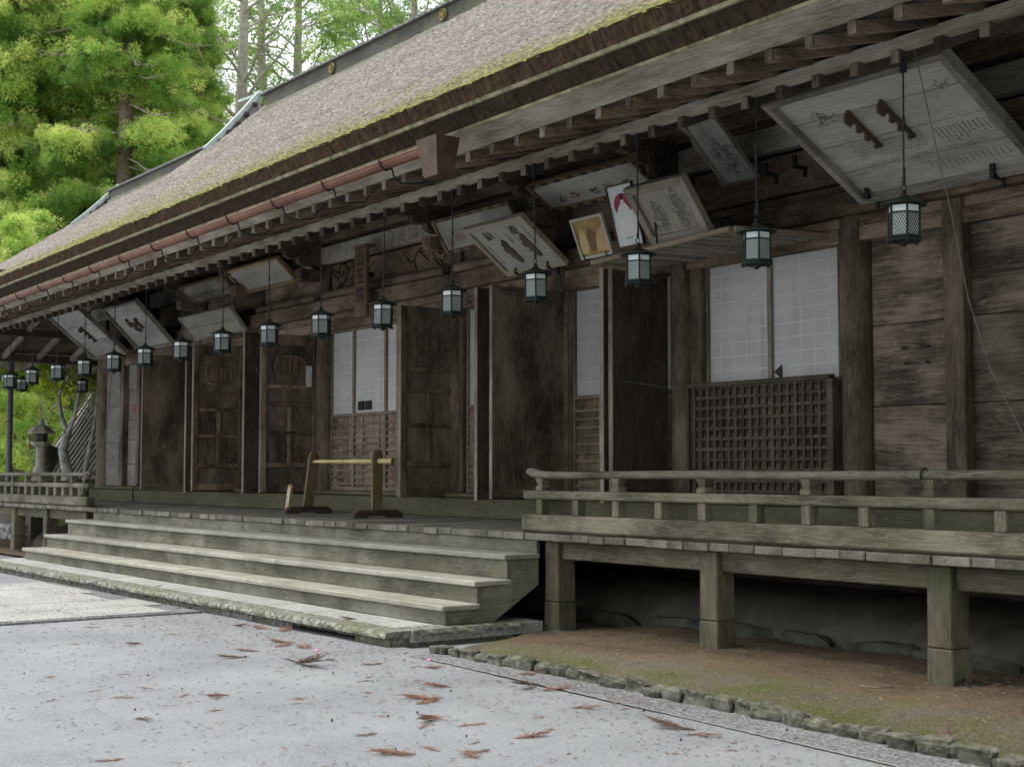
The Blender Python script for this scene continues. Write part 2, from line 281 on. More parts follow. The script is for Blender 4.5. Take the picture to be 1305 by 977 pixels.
# ------------------------------------------------------------------ mesh building
class MB:
    def __init__(s): s.v = []; s.f = []; s.t = []; s.sm = []
    def add(s, vs, fs, tone=None, smooth=False):
        o = len(s.v); tone = random.random() if tone is None else tone
        s.v += [tuple(v) for v in vs]
        for f in fs: s.f.append(tuple(o + i for i in f)); s.t.append(tone); s.sm.append(smooth)
        return s
    def hexa(s, p, tone=None):   # p: 4 bottom (ccw from above), 4 top
        return s.add(p, [(3, 2, 1, 0), (4, 5, 6, 7), (0, 1, 5, 4), (1, 2, 6, 5), (2, 3, 7, 6), (3, 0, 4, 7)], tone)
    def box(s, x0, x1, y0, y1, z0, z1, tone=None):
        return s.hexa([(x0, y0, z0), (x1, y0, z0), (x1, y1, z0), (x0, y1, z0), (x0, y0, z1), (x1, y0, z1), (x1, y1, z1), (x0, y1, z1)], tone)
    def bar(s, a, b, w, h, up=(0, 0, 1), tone=None):
        a, b = Vector(a), Vector(b); d = (b - a).normalized(); u = Vector(up)
        r = d.cross(u).normalized(); u = r.cross(d).normalized(); r *= w / 2; u *= h / 2
        return s.hexa([a - r - u, a + r - u, b + r - u, b - r - u, a - r + u, a + r + u, b + r + u, b - r + u], tone)
    def tube(s, pts, rad, n=8, tone=None, caps=True, smooth=True):
        pts = [Vector(p) for p in pts]; rad = rad if isinstance(rad, (list, tuple)) else [rad] * len(pts)
        vs = []; fs = []; ref = Vector((0, 0, 1)); prev = None
        for i, p in enumerate(pts):
            d = (pts[min(i + 1, len(pts) - 1)] - pts[max(i - 1, 0)]).normalized()
            if prev is None:
                a = d.cross(ref if abs(d.z) < .9 else Vector((1, 0, 0))).normalized()
            else:
                a = (prev - d * prev.dot(d)).normalized()
            prev = a; b = d.cross(a)
            for k in range(n):
                an = 2 * math.pi * k / n; vs.append(p + (a * math.cos(an) + b * math.sin(an)) * rad[i])
        for i in range(len(pts) - 1):
            for k in range(n):
                k2 = (k + 1) % n; fs.append((i * n + k, i * n + k2, (i + 1) * n + k2, (i + 1) * n + k))
        s.add(vs, fs, tone, smooth)
        if caps:
            m = len(pts) - 1
            s.add(vs[:n], [tuple(reversed(range(n)))], tone); s.add(vs[m * n:], [tuple(range(n))], tone)
        return s
    def lathe(s, prof, c=(0, 0, 0), n=24, tone=None, smooth=True, rot=0.0, caps=True):
        vs = []; fs = []; cx, cy, cz = c
        for (r, z) in prof:
            for k in range(n):
                a = 2 * math.pi * k / n + rot; vs.append((cx + r * math.cos(a), cy + r * math.sin(a), cz + z))
        for i in range(len(prof) - 1):
            for k in range(n):
                k2 = (k + 1) % n; fs.append((i * n + k, i * n + k2, (i + 1) * n + k2, (i + 1) * n + k))
        s.add(vs, fs, tone, smooth)
        if caps:
            if prof[0][0] > 1e-4: s.add(vs[:n], [tuple(reversed(range(n)))], tone)
            if prof[-1][0] > 1e-4: s.add(vs[-n:], [tuple(range(n))], tone)
        return s
    def extr(s, poly, axis, a, b, tone=None):   # polygon in the two other axes, extruded along axis
        def P(p, t):
            if axis == 'x': return (t, p[0], p[1])
            if axis == 'y': return (p[0], t, p[1])
            return (p[0], p[1], t)
        n = len(poly); vs = [P(p, a) for p in poly] + [P(p, b) for p in poly]
        fs = [tuple(range(n)), tuple(reversed(range(n, 2 * n)))] + [(i, n + i, n + (i + 1) % n, (i + 1) % n) for i in range(n)]
        return s.add(vs, fs, tone)
    def rock(s, c, r, seed, sub=2, pw=.65):
        bm = bmesh.new(); bmesh.ops.create_icosphere(bm, subdivisions=sub, radius=1.0); rr = random.Random(seed)
        ph = [rr.uniform(0, 6) for _ in range(6)]
        vs = []
        for v in bm.verts:
            q = v.co; k = 1 + .13 * math.sin(3 * q.x + ph[0]) + .1 * math.sin(4 * q.y + ph[1]) + .1 * math.sin(5 * q.z + ph[2]) + rr.uniform(-.05, .05)
            e = lambda t: math.copysign(min(1, abs(t)) ** pw, t)
            vs.append((c[0] + e(q.x) * k * r[0], c[1] + e(q.y) * k * r[1], c[2] + e(q.z) * k * r[2]))
        bm.verts.index_update(); fs = [tuple(v.index for v in f.verts) for f in bm.faces]; bm.free()
        return s.add(vs, fs, rr.random(), False)
    def build(s, name, mat, parent=None, bevel=0.0, at=None, recalc=True):
        me = bpy.data.meshes.new(name); off = Vector((0, 0, 0))
        if at is not None: off = Vector(at)
        elif parent is not None and 'root' in parent: off = Vector(parent['root'])
        vs = np.array(s.v, dtype=np.float64) - np.array(off)
        me.from_pydata(vs.tolist(), [], s.f)
        if recalc:
            bm = bmesh.new(); bm.from_mesh(me); bmesh.ops.recalc_face_normals(bm, faces=bm.faces); bm.to_mesh(me); bm.free()
        a = me.attributes.new('tone', 'FLOAT', 'FACE'); a.data.foreach_set('value', s.t)
        me.polygons.foreach_set('use_smooth', s.sm); me.update()
        me.materials.append(mat)
        o = bpy.data.objects.new(name, me); COL.objects.link(o)
        if parent is not None: o.parent = parent; 
        if parent is not None and 'root' in parent: o['root'] = parent['root']
        if at is not None: o.location = off
        if bevel:
            b = o.modifiers.new('bevel', 'BEVEL'); b.width = bevel; b.segments = 1; b.limit_method = 'ANGLE'; b.angle_limit = R(40)
        return o
def thing(name, label, cat, loc=(0, 0, 0), group=None, mat=None):
    o = bpy.data.objects.new(name, None); COL.objects.link(o); o.empty_display_size = .3
    if mat is not None: o.matrix_world = mat; o['root'] = (0., 0., 0.)
    else: o.location = loc; o['root'] = tuple(float(q) for q in loc)
    return tag(o, label, cat, group)
def tag(o, label, cat, group=None):
    o['label'] = label; o['category'] = cat
    if group: o['group'] = group
    return o
def struct(o, kind='structure'): o['kind'] = kind; return o
def dup(root, loc=None, label=None):
    r = root.copy(); COL.objects.link(r)
    if loc is not None: r.location = loc
    if label: r['label'] = label
    for ch in root.children:
        c = ch.copy(); COL.objects.link(c); c.parent = r
        for g in ch.children:
            d = g.copy(); COL.objects.link(d); d.parent = c
    return r
def text_mesh(txt, size, vertical=True, gap=1.08):
    """characters (stacked) as flat polygons in x,y; origin at top centre"""
    mb = MB(); y = 0
    for ch in (txt if vertical else [txt]):
        cu = bpy.data.curves.new('t', 'FONT'); cu.body = ch; cu.size = size; cu.align_x = 'CENTER'; cu.align_y = 'TOP'; cu.offset = size * .012
        o = bpy.data.objects.new('t', cu); COL.objects.link(o); bpy.context.view_layer.update()
        me = bpy.data.meshes.new_from_object(o.evaluated_get(bpy.context.evaluated_depsgraph_get()))
        if len(me.vertices):
            cx = sum(v.co.x for v in me.vertices) / len(me.vertices)
            mb.add([(v.co.x, v.co.y + y, 0) for v in me.vertices], [tuple(p.vertices) for p in me.polygons])
        bpy.data.objects.remove(o); bpy.data.meshes.remove(me); y -= size * gap
    return mb
def xf(mb, M):
    mb.v = [tuple(M @ Vector(v)) for v in mb.v]; return mb
def ez(x): return .0075 * (x + 12)      # the eave line climbs very slightly

# ------------------------------------------------------------------ ground
def sheet(name, x0, x1, y0, y1, nx, ny, zf, mat):
    xs = np.linspace(x0, x1, nx); ys = np.linspace(y0, y1, ny); mb = MB()
    vs = [(x, y, zf(x, y)) for y in ys for x in xs]
    fs = [(j * nx + i, j * nx + i + 1, (j + 1) * nx + i + 1, (j + 1) * nx + i) for j in range(ny - 1) for i in range(nx - 1)]
    mb.add(vs, fs, .5, True); return mb.build(name, mat, recalc=False)
def wob(x, y, a=1.0): return a * (.006 * math.sin(x * 1.7 + y) + .005 * math.sin(y * 2.9 - x * .8) + .004 * math.sin(5 * x + 1.3 * y))
struct(sheet('ground', -600, 600, -600, 600, 3, 3, lambda x, y: -.02, M_ground))
struct(sheet('courtyard', -60, 14, -14, 6.45, 150, 60, lambda x, y: -.006 + wob(x, y, .4) * (1 if -55 < x < 10 and y > -12 else 0), M_ground))
def kerb_y(x): return 6.48 - .055 * max(0, x + 8) - .0 * x
def strip_y(x): return 6.18 - .07 * (x + 9.3) * .9 if x > -9.3 else 6.18
mb = MB(); xs = np.linspace(-9.9, 3, 60)
mb.add([(x, strip_y(x) - .01, .0008) for x in xs] + [(x, kerb_y(x) + .05, .003) for x in xs], [(i, i + 1, 61 + i, 60 + i) for i in range(59)], .5)
struct(mb.build('gutter_gravel', M_ground2, recalc=False))
mb = MB(); xs = np.linspace(-9.6, 3, 180)
jit = [random.uniform(-.012, .012) for _ in xs]
mb.add([(x, strip_y(x) - .012 + j, .0034) for x, j in zip(xs, jit)] + [(x, strip_y(x) + .012 + j, .0038) for x, j in zip(xs, jit)], [(i, i + 1, 181 + i, 180 + i) for i in range(179)], .5)
struct(mb.build('mortar_strip', simple('mortar', (.16, .16, .15), (.28, .28, .27), .9, 20), recalc=False))
def dz(x, y):
    t = min(1, max(0, (y - 6.45) / .5)); return .035 + .04 * t + wob(x, y, 1.6) + .02 * math.sin(x * 2.1) * math.sin(y * 1.9)
def dz2(x, y):
    t = min(1, max(0, (y - 7.25) / .5)); return .02 + .045 * t + wob(x, y, 2.4) + .02 * math.sin(x * 2.1) * math.sin(y * 1.9)
mb = MB(); nx_, ny_ = 170, 90; vs = []
for j in range(ny_):
    y = 6.44 + 4.5 * (j / (ny_ - 1)) ** 1.3
    xl = -9.78 - .62 * min(1, max(0, (y - 6.44) / 1.3))
    for i in range(nx_): x = xl + (4 - xl) * i / (nx_ - 1); vs.append((x, y, .02 + .055 * min(1, max(0, (y - 6.44) / .4)) + wob(x, y, 2.2) + .018 * math.sin(x * 2.1) * math.sin(y * 1.9) + random.uniform(-.004, .004) - .05 * max(0, 1 - i / 6) * min(1, i < 6)))
mb.add(vs, [(j * nx_ + i, j * nx_ + i + 1, (j + 1) * nx_ + i + 1, (j + 1) * nx_ + i) for j in range(ny_ - 1) for i in range(nx_ - 1)], .5, True)
struct(mb.build('dirt', M_mossdirt, recalc=False))
struct(sheet('dirt_left', -34, -10.47, 7.75, 10.9, 80, 20, lambda x, y: .02 + wob(x, y, 1), M_dirt))

# path slabs across the courtyard towards the steps
mb = MB(); y = 6.22; rr = random.Random(3)
rows = []
x_edges = [-19.3, -18.2, -17.2, -16.1, -15.2, -14.35]
mb2 = MB(); mb2.box(-19.36, -14.29, -14, 6.28, -.05, .012, .5)
for i in range(5):
    y = 6.24 - rr.uniform(0, .3)
    while y > -13:
        L = rr.uniform(.55, 1.5); mb.box(x_edges[i] + .018, x_edges[i + 1] - .018, max(-13.8, y - L), y - .026, -.04, .022 + rr.uniform(0, .005)); y -= L
struct(mb.build('path', M_slab, bevel=.006)); struct(mb2.build('path_bed', M_ground2))

# ------------------------------------------------------------------ stone platform in front of the steps
t = thing('stone_platform', 'low pale granite platform with a rough chipped edge below the wooden steps', 'platform', (-16.8, 6.3, 0))
mb = MB(); x = -23.2; rr = random.Random(5)
while x < -10.5:
    L = min(rr.uniform(.5, .95), -10.46 - x)
    if -10.46 - (x + L) < .3: L = -10.46 - x
    mb.box(x + .004, x + L - .004, 6.55 + rr.uniform(-.01, .01), 8.0, .02, .128 + rr.uniform(-.003, .003)); x += L
mb.build('top_slab', M_slab, t, bevel=.006)
def roughbar(mb, x0, x1, y0, y1, z0, z1, axis='x', step=.09, amp=.009):
    n = max(2, int(abs((x1 - x0) if axis == 'x' else (y1 - y0)) / step)); ring = []
    for i in range(n + 1):
        q = i / n; j = lambda: random.uniform(-amp, amp)
        if axis == 'x':
            X = x0 + (x1 - x0) * q; ring.append([(X, y0 + j(), z0), (X, y1, z0), (X, y1, z1), (X, y0 + .02 + j(), z1 + j() * .2), (X, y0 + j(), z1 - .03 + j() * .5)])
        else:
            Y = y0 + (y1 - y0) * q; ring.append([(x1 + j(), Y, z0), (x0, Y, z0), (x0, Y, z1), (x1 - .02 + j(), Y, z1 + j() * .2), (x1 + j(), Y, z1 - .03 + j() * .5)])
    vs = [v for r_ in ring for v in r_]; k = 5; fs = [tuple(range(k)), tuple(reversed(range(n * k, n * k + k)))]
    for i in range(n):
        for a in range(k): b = (a + 1) % k; fs.append((i * k + a, i * k + b, (i + 1) * k + b, (i + 1) * k + a))
    mb.add(vs, fs)
mb = MB(); x = -23.2
while x < -10.75:
    L = random.uniform(.45, .9); x2 = min(x + L, -10.47)
    if -10.47 - x2 < .4: x2 = -10.47
    roughbar(mb, x + .004, x2 - .004, 6.29, 6.56, .075, .13); x = x2
roughbar(mb, -10.75, -10.44, 6.57, 7.75, .075, .132, 'y')
mb.build('edge_slab', M_slabside, t)
mb = MB()
for a, b in ((-23.2, -19.5), (-19.5, -16.2), (-16.2, -13.2)): roughbar(mb, a, b, 6.36, 6.6, -.08, .08, step=.2, amp=.008)
roughbar(mb, -13.2, -12.35, 6.37, 6.6, -.08, .08, step=.2, amp=.008)
roughbar(mb, -12.35, -11.1, 6.38, 6.6, .035, .08, step=.05, amp=.012)     # washed-out hollow beneath this length
roughbar(mb, -11.1, -10.5, 6.36, 6.6, -.08, .08, step=.2, amp=.01)
roughbar(mb, -10.9, -10.5, 6.6, 7.7, -.08, .08, 'y', step=.2, amp=.008)
mb.build('base_course', M_slabside, t)

# ------------------------------------------------------------------ kerb stones
proto = []
for k in range(7):
    mb = MB(); mb.rock((0, 0, .0), (.105, .06, .072), 40 + k, 3, .38)
    me = mb.build('kerb_stone', M_stone); bpy.data.objects[me.name]; proto.append(me.data); bpy.data.objects.remove(me)
x = -9.85; k = 0
while x < 1.5:
    o = bpy.data.objects.new('kerb_stone', proto[(k * 3 + k // 4) % 7]); COL.objects.link(o); s = random.uniform(.75, 1.25)
    o.location = (x, kerb_y(x) + random.uniform(-.015, .015), .02 + random.uniform(-.01, .01)); o.scale = (s, random.uniform(.8, 1.15), random.uniform(.55, 1.0)); o.rotation_euler = (random.uniform(-.12, .12), random.uniform(-.1, .1), random.uniform(-.16, .16))
    tag(o, 'rough grey stone of the low kerb between mossy dirt strip and gravel', 'kerb stone', 'rough stones in a line along the kerb'); x += .215 * s; k += 1

# ------------------------------------------------------------------ THE HALL
H = thing('temple_hall', 'long dark wooden temple hall with thatched bark roof, open doors and veranda', 'temple', (-17.1, 10.3, 0))
YW = 10.3; ZD = .936
XL, XR = -28.75, -5.5
COLX = [-28.55, -25.9, -23.55, -21.25, -18.95, -15.35, -13.05, -10.95, -8.62, -5.6]
# deck boards, front edge weathered
mb = MB(); x = -31.2; rr = random.Random(11)
while x < -3.3:
    L = rr.uniform(.16, .34)
    jy = rr.uniform(-.018, .018); dzz = rr.uniform(-.003, .004); mb.box(x + .0025, x + L - .0025, 8.0 + jy, YW - .0, ZD - .065 + dzz, ZD + dzz); x += L
deck = mb.build('veranda_deck', W_deck('y'), H, bevel=.007)
mb = MB(); x = -31.2
mbl = MB()
yy = 10.3
while yy < 16: mbl.box(-31.2, -28.8, yy + .003, yy + .24, ZD - .065, ZD + rr.uniform(-.003, .003)); yy += .245
mbl.build('side_deck', W_deck('x'), H, bevel=.005)
# deck posts and beams
posts_x = [-31.0, -29.3, -27.2, -25.3, -23.25, -10.44, -8.35, -6.09, -3.85]
for i, px_ in enumerate(posts_x):
    mb = MB(); s = .105
    zb = .02
    mb.hexa([(px_ - s, 8.08, .30), (px_ + s, 8.08, .30), (px_ + s, 8.29, .30), (px_ - s, 8.29, .30), (px_ - s + .004, 8.08, ZD - .068), (px_ + s - .004, 8.08, ZD - .068), (px_ + s - .004, 8.29, ZD - .068), (px_ - s + .004, 8.29, ZD - .068)])
    o = mb.build('deck_post', W_dpost('z'), H, bevel=.012)
    mb = MB(); mb.hexa([(px_ - s - .004, 8.076, -.03), (px_ + s + .004, 8.076, -.03), (px_ + s + .004, 8.294, -.03), (px_ - s - .004, 8.294, -.03), (px_ - s - .002, 8.078, .298), (px_ + s + .002, 8.078, .298), (px_ + s + .002, 8.292, .298), (px_ - s - .002, 8.292, .298)])
    mb.build('spliced_foot', W_dpost('z'), o, bevel=.01)
    mb = MB(); mb.rock((px_ + .03, 8.2, -.02), (.24, .2, .075), 80 + i, 2); mb.build('footing_stone', M_stonegreen, o)
for a, b in [(-29.2, -27.3), (-27.1, -25.4), (-25.2, -23.35), (-10.335, -8.455), (-8.245, -6.195), (-5.985, -3.955), (-31.0, -29.4)]:
    mb = MB(); mb.box(a, b, 8.13, 8.24, .70, ZD - .072); mb.build('deck_beam', W_dpost('x'), H, bevel=.008)
mb = MB()
for px_ in (-30, -26.5, -13, -10.6, -8.5, -6.2, -4.2): mb.box(px_ - .06, px_ + .06, 8.3, YW, .66, ZD - .075)
mb.build('deck_joist', W_dpost('y'), H)
# plaster mound and foundation stones beneath
mb = MB(); xs = np.linspace(-28.9, -5.2, 120); prof = [(8.98, .0), (9.02, .17), (9.2, .33), (9.6, .42), (10.2, .45)]
vs = []; 
for x in xs:
    for (y, z) in prof: vs.append((x, y + .03 * math.sin(2.3 * x) + random.uniform(-.012, .012), z + random.uniform(-.012, .012)))
k = len(prof); mb.add(vs, [(i * k + j, i * k + j + 1, (i + 1) * k + j + 1, (i + 1) * k + j) for i in range(len(xs) - 1) for j in range(k - 1)], .5, True)
mb.build('plaster_mound', M_ash, H, recalc=False)
x = -13.2; i = 0
while x < -5.3:
    L = random.uniform(.6, 1.2); mb = MB(); mb.rock((x + L / 2, 8.98, .03), (L * .5, .1, .13), 200 + i, 2); mb.build('foundation_stone', M_stonegreen, H); x += L; i += 1
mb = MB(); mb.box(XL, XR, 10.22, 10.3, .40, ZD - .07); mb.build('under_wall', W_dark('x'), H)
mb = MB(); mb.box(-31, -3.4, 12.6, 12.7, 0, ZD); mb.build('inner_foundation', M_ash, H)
# sill beam
mb = MB(); mb.box(XL - .1, XR + .1, 10.12, 10.42, ZD + .002, 1.19); mb.build('sill_beam', W_green('x'), H, bevel=.012)
mb = MB(); mb.box(XL, XR, 10.08, 10.4, 1.195, 1.245); mb.build('threshold', W_green('x'), H, bevel=.006)
# columns
for x in COLX:
    mb = MB(); r = .165; mb.lathe([(r, ZD), (r, 3.2), (r * .98, 3.92)], (x, YW + .02, 0), 28); mb.build('column', W_post('z'), H)
    mb = MB(); mb.box(x - .13, x + .13, YW - .03, YW + .2, 3.95, 5.2); mb.build('upper_post', W_red('z'), H, bevel=.01)
# head beams
mb = MB(); mb.box(XL - .3, XR + .3, 10.09, 10.24, 3.90, 4.12); mb.build('head_beam', W_beam('x'), H, bevel=.014)
mb = MB()
for a, b in zip(COLX[:-1], COLX[1:]): mb.box(a + .12, b - .12, 10.2, 10.36, 3.66, 3.80); mb.box(a + .12, b - .12, 10.215, 10.32, 3.803, 3.9)
mb.build('door_head', W_beam('x'), H, bevel=.008)
# boards behind and above the head beam
mb = MB()
for (z0, z1, yo) in ((4.12, 4.27, .12), (4.27, 4.68, .05), (4.70, 5.0, .0), (5.0, 5.4, .02)):
    for a, b in zip(COLX[:-1], COLX[1:]): mb.box(a + .125, b - .125, 10.28 + yo, 10.36 + yo, z0 + .004, z1 - .004)
mb.build('upper_wall_board', W_beam('x'), H, bevel=.004)
mb = MB(); mb.box(XL - .3, XR + .3, 10.16, 10.3, 4.69, 4.95); mb.build('tie_beam', W_pale('x'), H, bevel=.015)
mb = MB(); mb.box(XL - .3, XR + .3, 10.14, 10.34, 5.02, 5.2); mb.build('upper_tie_beam', W_beam('x'), H, bevel=.015)
mb = MB(); mb.box(XL - .3, XR + .3, 9.6, 9.78, 5.02, 5.16); mb.build('outer_purlin', W_beam('x'), H, bevel=.015)
# log-like roll under the frieze
mb = MB()
for a, b in zip(COLX[3:6], COLX[4:7]): mb.tube([(a + .14, 10.22, 4.20), (b - .14, 10.22, 4.20)], .075, 12)
mb.build('round_rail', W_beam('x'), H)
# frieze carvings: incised cloud scrolls in the centre bay
def curve3(pts, y, n=10):
    out = []
    for i in range(len(pts) - 1):
        p0 = pts[max(i - 1, 0)]; p1 = pts[i]; p2 = pts[i + 1]; p3 = pts[min(i + 2, len(pts) - 1)]
        for k in range(n):
            q = k / n; f = lambda a, b, c, d: .5 * ((2 * b) + (-a + c) * q + (2 * a - 5 * b + 4 * c - d) * q * q + (-a + 3 * b - 3 * c + d) * q ** 3)
            out.append((f(p0[0], p1[0], p2[0], p3[0]), y, f(p0[1], p1[1], p2[1], p3[1])))
    out.append((pts[-1][0], y, pts[-1][1])); return out
def frieze(x0, sgn):
    mb = MB()
    S = [[(0, .33), (.12, .25), (.22, .18), (.30, .22), (.36, .31), (.44, .31), (.55, .24), (.70, .14)],
         [(.30, .22), (.33, .12), (.36, .07)], [(.40, .30), (.46, .36), (.52, .33), (.47, .29), (.43, .33)], [(.52, .33), (.58, .38), (.62, .34), (.57, .30)],
         [(.95, .13), (.82, .19), (.77, .29), (.84, .38), (.95, .40), (1.04, .33), (1.04, .25), (.97, .21), (.91, .25), (.93, .30)],
         [(1.0, .28), (1.12, .30), (1.22, .37)], [(1.04, .12), (1.10, .20), (1.18, .24), (1.26, .36)], [(.86, .16), (.98, .12), (1.05, .04), (1.10, .08)], [(.78, .17), (.92, .09), (1.0, .02)]]
    for s_ in S:
        pts = [(x0 + sgn * p[0], 4.26 + p[1]) for p in s_]; c = curve3(pts, 10.324, 6)
        mb.tube(c, [.010 * (1 - .6 * abs(2 * i / (len(c) - 1) - 1)) + .003 for i in range(len(c))], 5)
    return mb
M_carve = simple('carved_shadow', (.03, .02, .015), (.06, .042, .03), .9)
frieze(-16.75, 1).build('carved_scroll', M_carve, H)
frieze(-17.55, -1).build('carved_scroll', M_carve, H)
# faded writing on the tie beam (unreadable traces)
mb = MB(); rr = random.Random(9)
for x0, x1 in ((-17.0, -15.6), (-18.8, -17.6)):
    x = x0
    while x < x1:
        z = 4.92
        while z > 4.73:
            h = rr.uniform(.008, .02); mb.box(x + rr.uniform(0, .02), x + rr.uniform(.025, .05), 10.157, 10.1602, z - h, z); z -= h + rr.uniform(.004, .012)
        x += rr.choice([.07, .07, .09, .16])
mb.build('faded_writing', M_inkf, H)
# carved bracket noses at the columns
def nose(x, mirror=1):
    P = [(10.2, 5.02), (9.35, 5.02), (9.22, 4.98), (9.30, 4.92), (9.40, 4.93), (9.36, 4.86), (9.46, 4.83), (9.56, 4.85), (9.56, 4.77), (9.66, 4.74), (9.78, 4.76), (9.80, 4.68), (9.92, 4.65), (10.02, 4.66), (10.2, 4.60)]
    mb = MB(); mb.extr(P, 'x', x - .06, x + .06); o = mb.build('bracket_nose', W_red('y'), H, bevel=.008)
    mb = MB(); mb.hexa([(x - .09, 9.82, 4.42), (x + .09, 9.82, 4.42), (x + .09, 10.14, 4.42), (x - .09, 10.14, 4.42), (x - .11, 9.80, 4.60), (x + .11, 9.80, 4.60), (x + .11, 10.14, 4.60), (x - .11, 10.14, 4.60)])
    mb.build('bearing_block', W_beam('x'), o, bevel=.01)
    mb = MB(); c = [(x + .063, 9.9 + .10 * math.cos(a) * (1 - a / 16), 4.86 + .08 * math.sin(a) * (1 - a / 16)) for a in np.linspace(0, 9, 30)]
    mb.tube(c, .008, 5); mb.build('scroll_line', M_ink, o)
for x in COLX[1:9]: nose(x)
# plank walls at both ends
def planks(x0, x1, seed):
    mb = MB(); z = 1.25; rr = random.Random(seed)
    if seed <= 3:
        for z0, z1 in ((1.25, 2.11), (2.11, 2.86), (2.86, 3.9)): mb.box(x0, x1, 10.3 + rr.uniform(-.004, .004), 10.38, z0 + .003, z1 - .003)
        return mb
    while z < 3.8:
        h = rr.uniform(.38, .62); h = 3.9 - z if 3.9 - (z + h) < .25 else h
        mb.box(x0, x1, 10.3 + rr.uniform(-.006, .006), 10.38, z + .004, z + h - .004); z += h
    return mb
for (a, b, s) in ((-28.4, -27.35, 3), (-27.15, -26.4, 4)): planks(a, b, s).build('plank_panel', W_grey('x'), H, bevel=.004)
for (a, b, s) in ((-8.44, -7.57, 1), (-7.36, -5.75, 2), (-26.3, -25.9, 5), (-23.5, -21.3, 6), (-25.8, -23.6, 7), (-21.1, -19.1, 8)):
    planks(a, b, s).build('plank_panel', W_wall('x'), H, bevel=.005)
for x0, x1 in ((-7.57, -7.36), (-27.36, -27.16), (-26.45, -26.3)):
    mb = MB(); mb.box(x0, x1, 10.183, 10.365, 1.247, 3.897); mb.build('wall_post', W_post('z'), H, bevel=.012)
mb = MB(); mb.box(-7.615, -7.572, 10.25, 10.36, 1.25, 2.98); mb.build('wall_post', W_post('z'), H, bevel=.008)
mb = MB(); mb.box(-28.75, -28.65, 10.4, 18, .4, 5.2); mb.build('side_wall', W_wall('y'), H)
mb = MB(); mb.box(XR, XR + .1, 10.4, 18, .4, 5.2); mb.build('side_wall', W_wall('y'), H)
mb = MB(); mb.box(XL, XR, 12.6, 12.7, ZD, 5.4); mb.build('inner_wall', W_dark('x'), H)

for px_, py_, w_ in ((1153, 443, .045), (1180, 441, .045), (1155, 463, .025), (1182, 461, .025)):
    q = onY(px_, py_, 10.296); mb = MB(); mb.extr([(q.x + w_ * math.cos(a), q.z + .014 * math.sin(a)) for a in np.linspace(0, 6.283, 10, endpoint=False)], 'y', 10.288, 10.296); mb.build('wood_knot', M_ink, H)
# shoji screens
def shoji(x0, x1, z0, z1, zs, nv, nh, slat=True, stiles=(), y=10.34):
    o = MB().box(x0, x1, y, y + .012, z0, z1, .5).build('shoji_paper', M_paper, H)
    mb = MB()
    for i in range(1, nv): X = x0 + (x1 - x0) * i / nv; mb.box(X - .006, X + .006, y - .002, y + .001, z0, z1, .5)
    for i in range(1, nh): Z = z0 + (z1 - z0) * i / nh; mb.box(x0, x1, y - .0025, y + .0005, Z - .006, Z + .006, .5)
    mb.build('paper_seam', M_paperline, o)
    mb = MB()
    for X in (x0, x1) + tuple(stiles): mb.box(X - .028, X + .028, y - .035, y + .02, zs, z1 + .02)
    mb.box(x0, x1, y - .03, y + .02, z0 - .045, z0); mb.box(x0, x1, y - .03, y + .02, zs, zs + .05); mb.box(x0, x1, y - .03, y + .02, z1, z1 + .05)
    mb.build('shoji_frame', W_edge('z'), o, bevel=.003)
    if slat:
        MB().box(x0, x1, y + .004, y + .02, zs, z0 - .02).build('lower_board', W_beam('z'), o)
        mb = MB(); z = zs + .1
        while z < z0 - .08: mb.box(x0, x1, y - .024, y + .003, z - .016, z + .016); z += .098
        n = int((x1 - x0) / .42)
        for i in range(1, n): X = x0 + (x1 - x0) * i / n; mb.box(X - .005, X + .005, y - .010, y + .002, zs, z0)
        mb.build('slat', W_edge('x'), o)
    return o
shoji(-18.8, -15.5, 2.39, 3.62, 1.25, 12, 8, stiles=(-18.12, -17.2, -16.3))
mb = MB(); mb.box(-17.98, -17.83, 10.31, 10.335, 2.43, 2.56); mb.box(-17.77, -17.62, 10.31, 10.335, 2.43, 2.56); mb.build('black_ventilator', M_ink, H)
shoji(-15.12, -13.22, 2.39, 3.64, 1.25, 10, 9, stiles=(-14.2,))
shoji(-12.88, -11.1, 2.41, 3.65, 1.25, 8, 8, stiles=(-12.0,))
shoji(-10.64, -8.8, 2.42, 3.70, 1.25, 10, 9, slat=False, stiles=(-9.74,))
mb = MB(); mb.extr([(-9.70, 2.51), (-9.60, 2.44), (-9.60, 2.58)], 'y', 10.326, 10.332); mb.build('door_pull', M_ink, H)
mb = MB(); mb.box(-10.7, -8.75, 10.19, 10.21, 1.25, 2.40); mb.build('lower_board', W_beam('x'), H)
mb = MB()
for i in range(20): X = -10.72 + i * .1; mb.box(X - .017, X + .017, 10.10, 10.135, 1.25, 2.385)
for i in range(11): Z = 1.32 + i * .106; mb.box(-10.6, -8.8, 10.104, 10.128, Z - .016, Z + .016)
lat = mb.build('lattice_screen', W_lat('z'), H, bevel=.003)
mb = MB(); mb.box(-10.72, -8.78, 10.08, 10.17, 2.385, 2.43); mb.box(-8.80, -8.74, 10.08, 10.17, 1.25, 2.385); mb.build('lattice_frame', W_lat('x'), lat, bevel=.004)
for x0, x1 in ((-10.86, -10.64), (-8.8, -8.76), (-13.22, -12.9), (-15.5, -15.12), (-19.0, -18.8), (-11.12, -11.05)):
    mb = MB(); mb.box(x0, x1, 10.24, 10.4, 1.25, 3.7); mb.build('door_jamb', W_red('z'), H, bevel=.006)

